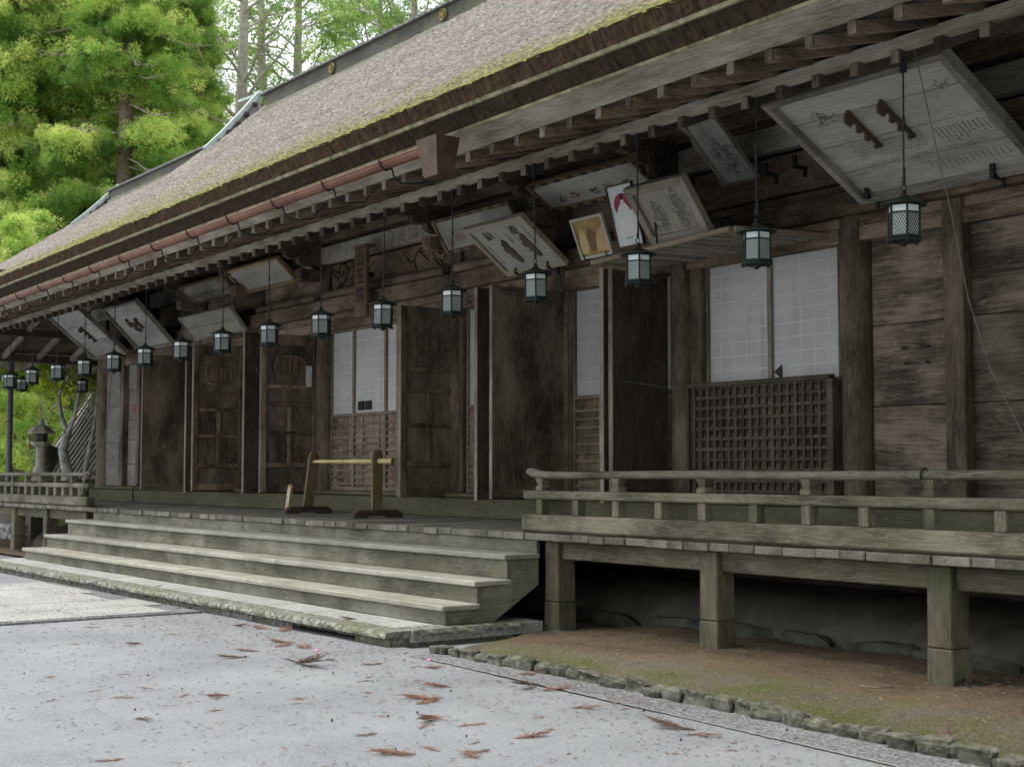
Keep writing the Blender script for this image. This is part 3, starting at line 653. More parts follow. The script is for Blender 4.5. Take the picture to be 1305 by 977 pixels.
# folding doors, opened square to the wall
def leaf(X, y0, y1, z0, z1, panelled, th=.05, col=W_door):
    mb = MB(); mb.box(X - th, X, y0 + .002, y1, z0, z1, .5) if not panelled else mb.box(X - th, X - .02, y0 + .002, y1, z0, z1, .5)
    o = mb.build('door_leaf', col('z'), H, bevel=.004)
    MB().box(X - th - .004, X + .004, y0 - .012, y0, z0 - .01, z1 + .01).build('edge_strip', W_edge('z'), o, bevel=.003)
    if not panelled:
        mb = MB(); mb.extr([(y0 + .01, z1 - .002), (y1, z1 - .002), (y1 - .16, z1 - .10), (y0 + .18, z1 - .10)], 'x', X - .001, X + .012); mb.build('end_clamp', col('y'), o)
        mb = MB(); mb.extr([(y0 + .01, z0 + .002), (y1, z0 + .002), (y1 - .16, z0 + .10), (y0 + .18, z0 + .10)], 'x', X - .001, X + .012); mb.build('end_clamp', col('y'), o); return o
    H_ = z1 - z0; f = MB(); sw = .085
    f.box(X - .02, X + .008, y0 + .002, y0 + sw, z0, z1); f.box(X - .02, X + .008, y1 - sw, y1, z0, z1)
    rails = [(0, .045), (.155, .185), (.365, .385), (.545, .57), (.655, .68), (.935, 1.0)]
    for a, b in rails: f.box(X - .02, X + .006, y0 + sw, y1 - sw, z0 + a * H_, z0 + b * H_)
    f.box(X - .02, X + .006, (y0 + y1) / 2 - .035, (y0 + y1) / 2 + .035, z0 + .185 * H_, z0 + .545 * H_)
    f.build('door_rail', W_beam('z') if panelled == 2 else W_post('z'), o, bevel=.009)
    m = MB(); cy, cz, ry, rz = (y0 + y1) / 2, z0 + .80 * H_, (y1 - y0) * .26, .17
    ring = [(X - .012, cy + ry * math.copysign(abs(math.cos(a)) ** .6, math.cos(a)), cz + rz * math.copysign(abs(math.sin(a)) ** .75, math.sin(a)) * (1 - .12 * abs(math.cos(2 * a) < 0) * (1 - abs(math.cos(a))))) for a in np.linspace(0, 2 * math.pi, 40)]
    m.tube(ring, .012, 6)
    ring2 = [(X - .012, cy + (p[1] - cy) * .86, cz + (p[2] - cz) * .84) for p in ring]; m.tube(ring2, .007, 5)
    for i in range(-5, 6):
        yy = cy + i * ry * .145; hh = rz * .80 * math.sqrt(max(.1, 1 - (i / 6.5) ** 2)); m.box(X - .022, X - .008, yy - .008, yy + .008, cz - hh, cz + hh)
    m.build('carved_medallion', W_beam('z') if panelled == 2 else W_post('z'), o)
    return o
leaf(-15.28, 9.40, 10.26, 1.20, 3.66, 1)
leaf(-15.37, 9.42, 10.26, 1.22, 3.64, 0)
leaf(-12.93, 9.17, 10.24, 1.22, 3.64, 0)
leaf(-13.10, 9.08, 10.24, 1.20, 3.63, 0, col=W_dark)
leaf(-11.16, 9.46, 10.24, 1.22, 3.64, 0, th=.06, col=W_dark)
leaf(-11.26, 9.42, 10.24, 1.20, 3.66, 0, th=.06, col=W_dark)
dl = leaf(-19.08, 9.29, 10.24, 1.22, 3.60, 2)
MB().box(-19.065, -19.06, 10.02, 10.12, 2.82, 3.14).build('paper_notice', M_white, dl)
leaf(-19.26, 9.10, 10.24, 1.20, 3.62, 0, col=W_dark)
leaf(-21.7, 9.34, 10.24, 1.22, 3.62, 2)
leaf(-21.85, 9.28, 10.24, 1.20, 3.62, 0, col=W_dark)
leaf(-23.9, 9.33, 10.24, 1.22, 3.62, 0)
mb = MB()
mb.box(-10.98, -10.90, 9.46, 9.48, 2.4, 2.6)
# red plaque with a lobed outline on the left wall
mb = MB(); pts = [(-26.85, 2.86), (-26.62, 2.87), (-26.5, 2.84), (-26.46, 2.74), (-26.52, 2.64), (-26.62, 2.60), (-26.74, 2.66), (-26.84, 2.72)]
mb.extr(pts, 'y', 10.255, 10.285); tag(mb.build('wall_plaque', M_red, at=(-26.65, 10.28, 2.6), bevel=.008), 'small dark red lobed plaque on the grey plank wall by the left corner', 'plaque')

# ------------------------------------------------------------------ steps
sx0, sx1 = -22.9, -10.58
st = [(6.98, .13, .31), (7.33, .31, .515), (7.67, .515, .745)]
for i, (y, z0, z1) in enumerate(st):
    e = MB(); e.box(sx0 + .02, sx1 - .03, y + .02, y + .06, z0 + .002, z1 - .055); o = e.build('step_riser', W_riser('x'), H, bevel=.004)
    e = MB(); n = 3; xs_ = [sx0, -18.9, -14.6, sx1]
    for k in range(n): e.box(xs_[k] + (.002 if k else 0), xs_[k + 1] - .002, y - .025, y + .39, z1 - .05, z1)
    e.build('step_tread', W_step('x'), H, bevel=.009)
e = MB(); e.box(sx0 + .25, sx1 - .02, 8.03, 8.07, .745, ZD - .067); e.build('step_riser', W_riser('x'), H, bevel=.004)
P = [(7.01, .135), (7.01, .255), (7.36, .255), (7.36, .46), (7.70, .46), (7.70, .69), (8.07, .69), (8.07, .45), (7.56, .135)]
for x in (sx1 - .09, sx0 + .04, -16.8): mb = MB(); mb.extr(P, 'x', x, x + .05); mb.build('step_stringer', W_riser('y'), H, bevel=.004)

# ------------------------------------------------------------------ railings
def railing(x0, x1, posts, smalls, tip, name='railing', bw=.045):
    o = MB().box(x0, x1, 8.02, 8.17, .955, 1.11).build(name, W_rail('x'), H, bevel=.016)
    MB().box(x0, x1, 8.04, 8.155, 1.255, 1.335).build('middle_rail', W_rail('x'), o, bevel=.014)
    n = 40; r = .036
    if tip > 0: pts = [(x0 + .02, 8.1, 1.52), (x0 + .1, 8.1, 1.507), (x0 + .2, 8.1, 1.49), (x0 + .3, 8.1, 1.485)] + [(x, 8.1, 1.485 + .003 * math.sin(x * 2)) for x in np.linspace(x0 + .5, x1, n)]; rd = [.03, .045, .04, .036] + [r] * n
    else: pts = [(x, 8.1, 1.485) for x in np.linspace(x0, x1 - .3, n)] + [(x1 - .1, 8.1, 1.50), (x1, 8.1, 1.515)]; rd = [r] * n + [.04, .045]
    MB().tube(pts, rd, 12).build('hand_rail', W_rail('x'), o)
    for x in posts:
        mb = MB(); mb.box(x - .05, x + .05, 8.045, 8.15, 1.335, 1.375); mb.hexa([(x - .05, 8.045, 1.375), (x + .05, 8.045, 1.375), (x + .05, 8.15, 1.375), (x - .05, 8.15, 1.375), (x - .035, 8.06, 1.39), (x + .035, 8.06, 1.39), (x + .035, 8.14, 1.39), (x - .035, 8.14, 1.39)])
        mb.hexa([(x - .035, 8.06, 1.39), (x + .035, 8.06, 1.39), (x + .035, 8.14, 1.39), (x - .035, 8.14, 1.39), (x - .055, 8.045, 1.455), (x + .055, 8.045, 1.455), (x + .055, 8.155, 1.455), (x - .055, 8.155, 1.455)]); mb.build('rail_block', W_rail('z'), o, bevel=.004)
    for x in smalls: MB().box(x - bw, x + bw, 8.05, 8.145, 1.112, 1.253).build('baluster', W_rail('z'), o, bevel=.005)
    MB().box(x0, x1, 8.05, 8.14, ZD + .001, .953).build('rail_shim', W_dark('x'), o)
    return o
xsR = [-10.59, -10.05, -9.48, -8.92, -8.39, -7.81, -7.26, -6.71, -6.14, -5.57, -5.0, -4.4, -3.9]
railing(-10.84, -3.3, [xsR[i] for i in (0, 2, 4, 6, 8, 10, 12)], xsR, 1)
mb = MB(); mb.tube([(-6.2, 8.1 + .05 * math.cos(a), 1.485 + .05 * math.sin(a)) for a in np.linspace(0, 6.28, 12)], .008, 5); mb.build('wire_tie', M_iron, H)
sm = list(np.arange(-31, -23.1, .42)); rl = railing(-31.1, -23.0, [sm[i] for i in range(1, len(sm), 2)], sm, -1, bw=.075)
mb = MB(); mb.tube([(-23.12, 8.1 + .05 * math.cos(a), 1.485 + .05 * math.sin(a)) for a in np.linspace(0, 6.28, 12)] + [(-23.12, 8.03, 1.4), (-23.1, 8.0, 1.3), (-23.14, 8.0, 1.15)], .012, 5); mb.build('rope_tie', M_cable, H)
# side railing of the left veranda
o = MB().box(-31.2, -31.05, 8.1, 15.5, .955, 1.11).build('side_railing', W_rail('y'), H, bevel=.012)
MB().box(-31.18, -31.07, 8.2, 15.5, 1.255, 1.335).build('middle_rail', W_rail('y'), o, bevel=.01)
MB().tube([(-31.12, 8.0, 1.485), (-31.12, 15.5, 1.485)], .036, 10).build('hand_rail', W_rail('y'), o)
for y in np.arange(8.4, 15.4, .5): MB().box(-31.17, -31.08, y - .045, y + .045, 1.112, 1.253).build('baluster', W_rail('z'), o)

# ------------------------------------------------------------------ eaves: rafters, boards, gutter
XE0, XE1 = -40.0, 6.0
for i in range(80):      # lower tier
    x = -32.4 + i * .36; z = ez(x)
    mb = MB(); mb.bar((x, 7.77, 4.335 + z), (x, 10.7, 4.335 + .42 * 2.93 + z), .07, .10); o = mb.build('lower_rafter', W_dark('y'), H)
    MB().box(x - .034, x + .034, 7.75, 7.762, 4.288 + z, 4.378 + z).build('rafter_end', W_end('z'), o)
for i in range(80):      # flying tier
    x = -32.4 + i * .36; z = ez(x)
    mb = MB(); mb.bar((x, 6.9, 4.275 + z), (x, 8.3, 4.275 + .26 * 1.4 + z), .068, .085); o = mb.build('flying_rafter', W_beam('y'), H)
    MB().box(x - .034, x + .034, 6.878, 6.888, 4.235 + z, 4.318 + z).build('rafter_end', W_end('z'), o)
def longbar(name, poly, mat, x0=XE0, x1=XE1, n=40, amp=0.0, parent=H, bevel=0):
    mb = MB(); k = len(poly); vs = []
    for i in range(n + 1):
        x = x0 + (x1 - x0) * i / n; z = ez(x)
        vs += [(x, y + random.uniform(-amp, amp), zz + z + random.uniform(-amp, amp)) for y, zz in poly]
    fs = [tuple(range(k)), tuple(reversed(range(n * k, n * k + k)))]
    for i in range(n):
        for a in range(k): b = (a + 1) % k; fs.append((i * k + a, i * k + b, (i + 1) * k + b, (i + 1) * k + a))
    mb.add(vs, fs, .5); return mb.build(name, mat, parent, bevel=bevel)
longbar('eave_batten', [(7.70, 4.382), (7.84, 4.382), (7.84, 4.455), (7.70, 4.45)], W_pale('x'), -33, -3, amp=.004)
longbar('eave_board', [(6.89, 4.325), (6.61, 4.395), (6.62, 4.45), (6.95, 4.42)], W_pale('x'), amp=0)
longbar('eave_soffit', [(6.95, 4.335), (8.3, 4.68), (8.3, 4.72), (6.95, 4.375)], W_post('x'))
longbar('main_soffit', [(7.86, 4.45), (12.4, 6.36), (12.4, 6.40), (7.86, 4.49)], W_dark('x'), -33, XE1)
# roof
YE, YR = 6.4, 12.5
XGL = -25.9     # west end of the high ridge
def rz(s, lowmix):
    k = .032 * (1 - lowmix) + .020 * lowmix
    return .53 * s + k * s * s
def roof_z(x, y):
    lm = min(1, max(0, (-25.9 - x) / 3.0)); lm = lm * lm * (3 - 2 * lm)
    z = 4.68 + ez(x) - .03 * lm
    sy = y - YE if y <= YR else (2 * YR - YE - y)
    f = rz(sy, lm)
    s2 = x - (-40.05); s3 = 9.0 - x
    if s2 < 6.1: f = min(f, rz(max(0, s2), lm))
    if s3 < 6.1: f = min(f, rz(max(0, s3), lm))
    return z + f
xs = np.concatenate([np.linspace(-40.05, -24, 150), np.linspace(-23.9, -5, 300), np.linspace(-4.9, 9.0, 60)])
ys = np.concatenate([np.linspace(6.4, 8.0, 45), np.linspace(8.05, 12.5, 60), np.linspace(12.6, 18.6, 20)])
mb = MB(); vs = []
for j, y in enumerate(ys):
    for x in xs:
        am = .012 if y < 8 else .008
        vs.append((x, y + (random.uniform(-.012, .012) if j == 0 else 0), roof_z(x, y) + random.uniform(-am, am) + .01 * math.sin(3.1 * x + 9 * y) * math.sin(7 * x - 5 * y)))
nx = len(xs); fs = [(j * nx + i, j * nx + i + 1, (j + 1) * nx + i + 1, (j + 1) * nx + i) for j in range(len(ys) - 1) for i in range(nx - 1)]
mb.add(vs, fs, .5, False); roof = mb.build('thatched_roof', M_thatch, H, recalc=False)
def edge_strip(name, p0, p1, mat, n=520, amp=.008, thick=.1):
    mb = MB(); vs = []; rows = 5
    for i in range(n + 1):
        x = -40.05 + 49.05 * i / n; z = ez(x)
        for r_ in range(rows):
            q = r_ / (rows - 1); vs.append((x, p0[0] + (p1[0] - p0[0]) * q + random.uniform(-amp, amp), p0[1] + (p1[1] - p0[1]) * q + z + (0 if 0 < r_ < rows - 1 else random.uniform(-amp, amp) * .3)))
        vs.append((x, p1[0] + .25, p1[1] + z)); vs.append((x, p0[0] + .25, p0[1] + z))
    k = rows + 2; fs = []
    for i in range(n):
        for a in range(k): b = (a + 1) % k; fs.append((i * k + a, i * k + b, (i + 1) * k + b, (i + 1) * k + a))
    mb.add(vs, fs, .5); return mb.build(name, mat, roof)
edge_strip('upper_bark_layer', (6.47, 4.565), (6.40, 4.69), M_edge1)
edge_strip('lower_bark_layer', (6.60, 4.42), (6.50, 4.535), M_edge2)
longbar('pale_eave_strip', [(6.475, 4.535), (6.8, 4.535), (6.8, 4.565), (6.465, 4.565)], M_pale_strip, -40.05, 9, 80, .001, roof)
longbar('pale_eave_strip', [(6.60, 4.398), (6.9, 4.425), (6.9, 4.445), (6.59, 4.42)], M_pale_strip, -40.05, 9, 80, .001, roof)
# moss cushions along the eave edge
mb = MB(); rr = random.Random(21)
for i in range(700):
    x = rr.uniform(-30, -4); dens = .5 + .5 * math.sin(x * 1.1) * math.sin(x * .37 + 1)
    if rr.random() > dens: continue
    y = 6.40 + abs(rr.gauss(0, .07)); s = rr.uniform(.012, .035)
    z = roof_z(x, y)
    n = 7; ring = [(x + s * 1.6 * math.cos(6.283 * k / n), y + s * math.sin(6.283 * k / n), z - .01) for k in range(n)]
    ring2 = [(x + s * .9 * math.cos(6.283 * k / n + .3), y + s * .6 * math.sin(6.283 * k / n), z + s * .7) for k in range(n)]
    mb.add(ring + ring2 + [(x, y, z + s)], [(k, (k + 1) % n, n + (k + 1) % n, n + k) for k in range(n)] + [(n + k, n + (k + 1) % n, 2 * n) for k in range(n)], rr.random(), True)
mo = mb.build('moss', M_moss, roof, recalc=False); mo['kind'] = 'stuff'
# side eaves (left) seen from below
for i in range(12):
    y = 7.2 + i * .8
    mb = MB(); mb.bar((-34.2, y, 4.0), (-28.6, y, 5.45), .085, .11); mb.build('side_rafter', W_pale('x'), H)
mb = MB(); mb.hexa([(-33.4, 6.9, 4.33), (-28.6, 6.9, 5.55), (-28.6, 18, 5.55), (-33.4, 18, 4.33), (-33.4, 6.9, 4.37), (-28.6, 6.9, 5.6), (-28.6, 18, 5.6), (-33.4, 18, 4.37)]); mb.build('side_soffit', W_post('y'), H)
mb = MB(); mb.box(-33.5, -33.3, 7.0, 17, 4.12, 4.3); mb.box(-31.6, -31.45, 7.4, 17, 4.55, 4.7); mb.build('side_eave_beam', W_red('y'), H, bevel=.01)

# ridges
def ridge(x0, x1, zb, zt, crests):
    o = MB().box(x0, x1, YR - .28, YR + .28, zb - .45, zt - .05).build('ridge_box', wood('wood_ridge', 'x', (.035, .032, .026), (.085, .08, .066), (.15, .14, .12), moss=.4), H, bevel=.01)
    mb = MB(); mb.box(x0 - .15, x1 + .1, YR - .34, YR + .34, zt - .052, zt - .02); x = x0 - .1
    while x < x1: mb.tube([(x, YR - .35, zt - .03), (x, YR - .1, zt + .02), (x, YR + .1, zt + .02), (x, YR + .35, zt - .03)], .026, 6); x += .17
    mb.build('ridge_tile', simple('ridge_slate', (.10, .10, .10), (.22, .22, .22), .7, 6), o)
    mb = MB(); mb.box(x0, x1, YR - .36, YR - .285, zb - .45, zb - .03); mb.build('ridge_skirt', wood('wood_skirt', 'x', (.08, .08, .06), (.17, .17, .14), (.27, .27, .24), moss=.6), o, bevel=.02)
    for x in crests:
        mb = MB(); mb.tube([(x, YR - .29, (zb + zt) / 2 - .02), (x, YR - .31, (zb + zt) / 2 - .02)], [.11, .10], 20, smooth=False); c = mb.build('gold_crest', simple('crest_bronze', (.06, .06, .04), (.12, .11, .07), .6, 8), o)
        zz = (zb + zt) / 2 - .02; mb = MB()
        mb.tube([(x + .09 * math.cos(a), YR - .315, zz + .09 * math.sin(a)) for a in np.linspace(0, 6.283, 24)], .009, 5)
        for s_ in (-1, 0, 1): mb.tube([(x + s_ * .05, YR - .315, zz + .04 - abs(s_) * .015), (x + s_ * .02, YR - .317, zz - .03), (x, YR - .315, zz - .06)], [.02, .010, .006], 6)
        mb.build('crest_relief', M_gold, c)
    return o
cr = [onY(423, 85, 12.2).x, onY(565, 18, 12.2).x]
ridge(-25.1, -9.0, 8.78, 9.10, cr + [cr[1] + (cr[1] - cr[0])])
ridge(-33.7, -26.2, 8.30, 8.56, [])
def verge(x, z_top, y_end, name, zoff=.02):
    mb = MB(); pts = []
    for q in np.linspace(0, 1, 14):
        y = YR + (y_end - YR) * q; z = roof_z(x, y) + (z_top - roof_z(x, YR)) * (1 - q) ** 1.3 + zoff; pts.append((x, y, z))
    for a, b in zip(pts[:-1], pts[1:]): mb.bar(a, b, .12, .09, tone=.5)
    o = mb.build(name, M_verd, H)
    mb = MB(); n = len(pts); vs = [(x + .02, p[1], p[2]) for p in pts] + [(x + .02, p[1], roof_z(x, p[1]) - .2) for p in pts] + [(x - .06, p[1], p[2]) for p in pts] + [(x - .06, p[1], roof_z(x, p[1]) - .2) for p in pts]
    fs = []
    for i in range(n - 1): fs += [(i, i + 1, n + i + 1, n + i), (2 * n + i, 3 * n + i, 3 * n + i + 1, 2 * n + i + 1)]
    mb.add(vs, fs, .5); mb.build('gable_shingle', simple('grey_shingle', (.2, .2, .2), (.36, .36, .36), .8, 12, bump=.5), o, recalc=False)
    for i in range(2, n - 2, 2):
        mb = MB(); mb.rock((x + .14, pts[i][1], pts[i][2] - .1), (.05, .07, .06), i, 1); mb.build('verge_ornament', M_fit, o)
verge(XGL, 9.30, 11.3, 'gable_verge'); verge(-33.9, 8.70, 11.35, 'gable_verge')
mb = MB(); mb.bar((-26.7, 12.4, 9.28), (-25.0, 12.5, 9.22), .06, .05); mb.build('ridge_finial', M_verd, H)
# moss seam where the high roof meets the low one
# gutter
mb = MB(); n = 50; k = 9; r = .058; vs = []
gx0, gx1 = -40.0, -9.86
for i in range(n + 1):
    x = gx0 + (gx1 - gx0) * i / n; z = 4.235 + .0075 * (x + 9.9)
    for a in range(k): an = math.pi + math.pi * a / (k - 1); vs.append((x, 6.35 + r * math.cos(an), z + r * math.sin(an) + .03))
    for a in range(k): an = math.pi + math.pi * a / (k - 1); vs.append((x, 6.35 + (r - .004) * math.cos(math.pi * 3 - an), z + (r - .004) * math.sin(an) + .033))
K = 2 * k; fs = []
for i in range(n):
    for a in range(K): b = (a + 1) % K; fs.append((i * K + a, i * K + b, (i + 1) * K + b, (i + 1) * K + a))
mb.add(vs, fs, .5, True); mb.tube([(gx0, 6.35 - r, 4.04), (gx1, 6.35 - r, 4.268)], .008, 6)
gut = mb.build('gutter', M_copper, H)
for i in range(28):
    x = -10.6 - i * 1.065; z = 4.235 + .0075 * (x + 9.9) + .03; e = ez(x)
    mb = MB(); mb.tube([(x, 6.27, z + .02), (x, 6.29, z - .035), (x, 6.35, z - .07), (x, 6.41, z - .04), (x, 6.43, z + .03), (x, 6.46, z + .04)], .008, 5)
    mb.tube([(x, 6.41, z - .045), (x, 6.43, z - .11), (x, 6.5, z - .165), (x, 6.74, z - .13), (x, 6.90, 4.30 + e)], .009, 5); mb.build('gutter_bracket', M_iron, gut)
# funnel at the end of the gutter
def ringq(x0, x1, y0, y1, z): return [(x0, y0, z), (x1, y0, z), (x1, y1, z), (x0, y1, z)]
mb = MB(); mb.add(ringq(-9.92, -9.60, 6.23, 6.47, 4.31) + ringq(-9.84, -9.64, 6.27, 6.43, 3.98) + ringq(-9.89, -9.63, 6.26, 6.44, 4.31) + ringq(-9.83, -9.65, 6.28, 6.42, 4.0),
   [(0, 1, 5, 4), (1, 2, 6, 5), (2, 3, 7, 6), (3, 0, 4, 7), (8, 12, 13, 9), (9, 13, 14, 10), (10, 14, 15, 11), (11, 15, 12, 8), (0, 8, 9, 1), (1, 9, 10, 2), (2, 10, 11, 3), (3, 11, 8, 0), (4, 5, 6, 7), (15, 14, 13, 12)], .5)
mb.build('gutter_funnel', M_copperd, gut)
#PART2
# ------------------------------------------------------------------ hanging lanterns
def make_lantern():
    """origin at the bottom of the base plate; rod runs up to the eave"""
    t = thing('hanging_lantern', 'x', 'lantern', (0, 0, 0), 'bronze lanterns hanging in a row along the eave')
    P6 = [(.108 * math.cos(R(60 * k + 20)), .108 * math.sin(R(60 * k + 20))) for k in range(6)]
    mb = MB(); mb.lathe([(.026, .315), (.032, .302), (.07, .285), (.12, .266), (.152, .252), (.152, .244), (.11, .25)], n=24)
    mb.build('canopy', M_lamproof, t)
    mb = MB(); mb.lathe([(.012, .345), (.018, .335), (.015, .322), (.026, .314)], n=12)
    mb.tube([(.0 + .022 * math.cos(a), 0, .365 + .022 * math.sin(a)) for a in np.linspace(0, 6.283, 14)], .004, 5); mb.build('top_ring', M_lamp, t)
    mb = MB(); mb.lathe([(.125, .0), (.128, .012), (.11, .022), (.108, .03)], n=6, rot=R(20), smooth=False)
    for k in range(6):
        x, y = P6[k]; mb.box(x - .008, x + .008, y - .008, y + .008, -.012, .002)
    mb.lathe([(.003, -.038), (.018, -.024), (.03, -.008), (.03, 0)], n=10); mb.build('base_plate', M_lamp, t)
    mb = MB()
    for k in range(6): x, y = P6[k]; mb.tube([(x, y, .02), (x, y, .25)], .0075, 6)
    for z in (.03, .188, .243):
        for k in range(6):
            a, b = P6[k], P6[(k + 1) % 6]; mb.bar((a[0], a[1], z), (b[0], b[1], z), .009, .011)
    mb.build('frame', M_lamp, t)
    for k in range(6):
        a, b = Vector(P6[k]), Vector(P6[(k + 1) % 6]); a2, b2 = a * .95, b * .95
        mb = MB(); mb.hexa([(a2.x, a2.y, .03), (b2.x, b2.y, .03), (b2.x * .96, b2.y * .96, .03), (a2.x * .96, a2.y * .96, .03), (a2.x, a2.y, .243), (b2.x, b2.y, .243), (b2.x * .96, b2.y * .96, .243), (a2.x * .96, a2.y * .96, .243)], .5)
        p = mb.build('frosted_pane', M_glass, t)
        mb = MB(); n = 6; w_ = (b - a); L = w_.length; Hh = .15; d = w_ / L; nrm = Vector((d.y, -d.x)) 
        for s_ in (-1, 1):
            for i in range(-6, n + 6):
                x0 = i * L / n; z0 = 0.0; x1 = x0 + s_ * Hh * .62; z1 = Hh
                # clip to the pane
                pts = []
                for (xa, za, xb, zb) in ((x0, z0, x1, z1),):
                    t0, t1 = 0.0, 1.0; dx = xb - xa
                    lo, hi = (0 - xa) / dx, (L - xa) / dx
                    if lo > hi: lo, hi = hi, lo
                    t0, t1 = max(t0, lo), min(t1, hi)
                    if t1 - t0 > .04: pts = [(xa + dx * t0, za + (zb - za) * t0), (xa + dx * t1, za + (zb - za) * t1)]
                if pts:
                    q = [(a + d * u_) * .985 for u_, _ in pts]; mb.bar((q[0].x, q[0].y, .034 + pts[0][1]), (q[1].x, q[1].y, .034 + pts[1][1]), .0036, .002, up=(nrm.x, nrm.y, 0), tone=.5)
        mb.build('wire_lattice', M_lamp, p)
    mb = MB(); mb.tube([(0, 0, .385), (0, 0, 1.16)], .0065, 6)
    for z in (.41, .82): mb.lathe([(.008, z - .03), (.013, z), (.008, z + .03)], n=8)
    mb.tube([(.012, 0, .41), (.012, 0, .5)], .004, 5); mb.build('hanging_rod', M_iron, t)
    mb = MB(); mb.box(-.022, .022, -.012, .012, 1.15, 1.26); mb.build('ceiling_hook', M_iron, t); return t
ORD = ['first', 'second', 'third', 'fourth', 'fifth', 'sixth', 'seventh', 'eighth', 'ninth', 'tenth', 'eleventh', 'twelfth', 'thirteenth', 'fourteenth', 'fifteenth', 'sixteenth']
WHERE = {0: 'in front of the big framed plank tablet', 1: 'before the white paper screen with black pull mark', 2: 'below the slatted shelf of votive pictures', 3: 'in front of the largest plain door leaf',
         4: 'left of the big plain door leaf', 5: 'above the panelled door leaf beside white screens', 6: 'above the left edge of the white screens', 7: 'above the panelled door with a paper notice',
         8: 'above the farther panelled door', 9: 'above the plain reddish door', 10: 'near the left end of the wall', 11: 'by the left corner column', 12: 'left of the corner column', 13: 'over the end of the left railing', 14: 'against the green trees', 15: 'beside the slim pole at far left'}
lx = [-5.95, -7.30, -8.64, -10.04, -11.41, -12.74, -14.10, -15.42, -16.77, -18.10, -19.42, -20.68, -21.98, -23.30, -24.66, -25.95]
L0 = make_lantern()
for i, x in enumerate(lx):
    lab = 'bronze lantern, %s from the right, %s' % (ORD[i], WHERE[i])
    k_ = 7.8 / 7.6; loc = (x * k_, 7.8, 1.5 + 1.55 * k_ + random.uniform(-.008, .008))
    o = L0 if i == 0 else dup(L0, loc)
    o.location = loc; o['label'] = lab; o.scale = (k_,) * 3; o.rotation_euler = (random.uniform(-.012, .012), random.uniform(-.012, .012), random.uniform(-.12, .12))
for i, (x, y) in enumerate(((-31.5, 9.5), (-31.2, 10.75))):
    dup(L0, (x, y, 3.33), ['small distant bronze lantern of the side eave, half hidden behind the pole', 'small distant bronze lantern hanging below and behind the one near the corner'][i])

# ------------------------------------------------------------------ votive tablets
def frame_of(bl, tl, br, yb, width=None, xt=None):
    B = onY(*bl, yb); T = onX(*tl, B.x); Rr = onY(*br, yb); wd = width or (Rr.x - B.x); L = (T - B).length
    v = (T - B).normalized(); u = Vector((1, 0, 0)); n = u.cross(v)
    M = Matrix(((u.x, v.x, n.x, B.x), (u.y, v.y, n.y, B.y), (u.z, v.z, n.z, B.z), (0, 0, 0, 1)))
    return M, wd, L
def tablet(name, label, M, wd, L, boards, bmat, fw, fmat, fh=.05, fittings=0, fitmat=None):
    t = thing(name, label, 'votive tablet', group='votive tablets hung under the eave', mat=M)
    mb = MB()
    for i in range(boards):
        a, b = fw * .6, L - fw * .6; h = (b - a) / boards
        mb.box(fw * .6, wd - fw * .6, a + i * h + .005, a + (i + 1) * h - .005, -.02, 0)
    mb.box(fw * .6, wd - fw * .6, fw * .6, L - fw * .6, -.035, -.021, .2)
    mb.build('board', bmat, t)
    if fw > .001:
        mb = MB()
        mb.extr([(0, 0), (wd, 0), (wd - fw, fw), (fw, fw)], 'z', -.04, fh); mb.extr([(0, L), (fw, L - fw), (wd - fw, L - fw), (wd, L)], 'z', -.04, fh)
        mb.extr([(0, 0), (fw, fw), (fw, L - fw), (0, L)], 'z', -.04, fh); mb.extr([(wd, 0), (wd, L), (wd - fw, L - fw), (wd - fw, fw)], 'z', -.04, fh)
        f = mb.build('frame', fmat, t, bevel=.004)
        if fittings:
            for k in range(fittings):
                x = wd * (k + .5) / fittings
                for y in (fw / 2, L - fw / 2): MB().box(x - .055, x + .055, y - fw * .42, y + fw * .42, fh, fh + .004).build('fitting', fitmat or M_fit, f)
            for x in (fw / 2, wd - fw / 2): MB().box(x - fw * .4, x + fw * .4, L * .5 - .04, L * .5 + .04, fh, fh + .004).build('fitting', fitmat or M_fit, f)
    return t
def scribble(t, x0, x1, y0, y1, cols, seed, mat=None, sz=.014, name='faded_writing', vert=True):
    mb = MB(); rr = random.Random(seed)
    n = cols
    for c in range(n):
        x = x0 + (x1 - x0) * (c + .5) / n; y = y1 - rr.uniform(0, .02)
        end = y0 + rr.uniform(0, (y1 - y0) * .35)
        while y > end:
            for _ in range(3):
                a = rr.uniform(-sz, sz) * .6; b = rr.uniform(-sz, sz) * .6
                mb.bar((x + a, y + rr.uniform(-.5, .5) * sz, .0022), (x + b + .003, y - sz * rr.uniform(.2, 1.2), .0022), sz * .22, .002, tone=rr.random())
            y -= sz * 1.7
    return mb.build(name, mat or M_inkf, t)
def wash(t, cx, cy, rx, ry, seed, mat, n=60, name='faded_painting', z=.0022, th=.004):
    mb = MB(); rr = random.Random(seed)
    for i in range(n):
        a = rr.uniform(0, 6.28); q = math.sqrt(rr.random()); p = Vector((cx + rx * q * math.cos(a), cy + ry * q * math.sin(a)))
        pts = [(p.x, p.y, z)]; d = rr.uniform(0, 6.28)
        for k in range(5): d += rr.uniform(-.9, .9); l = min(rx, ry) * .16; p = p + Vector((math.cos(d), math.sin(d))) * l; pts.append((p.x, p.y, z))
        mb.tube(pts, [th * .4, th, th * 1.3, th, th * .6, th * .3], 4)
    mb.v = [(v[0], v[1], z + (v[2] - z) * .15) for v in mb.v]
    return mb.build(name, mat, t)
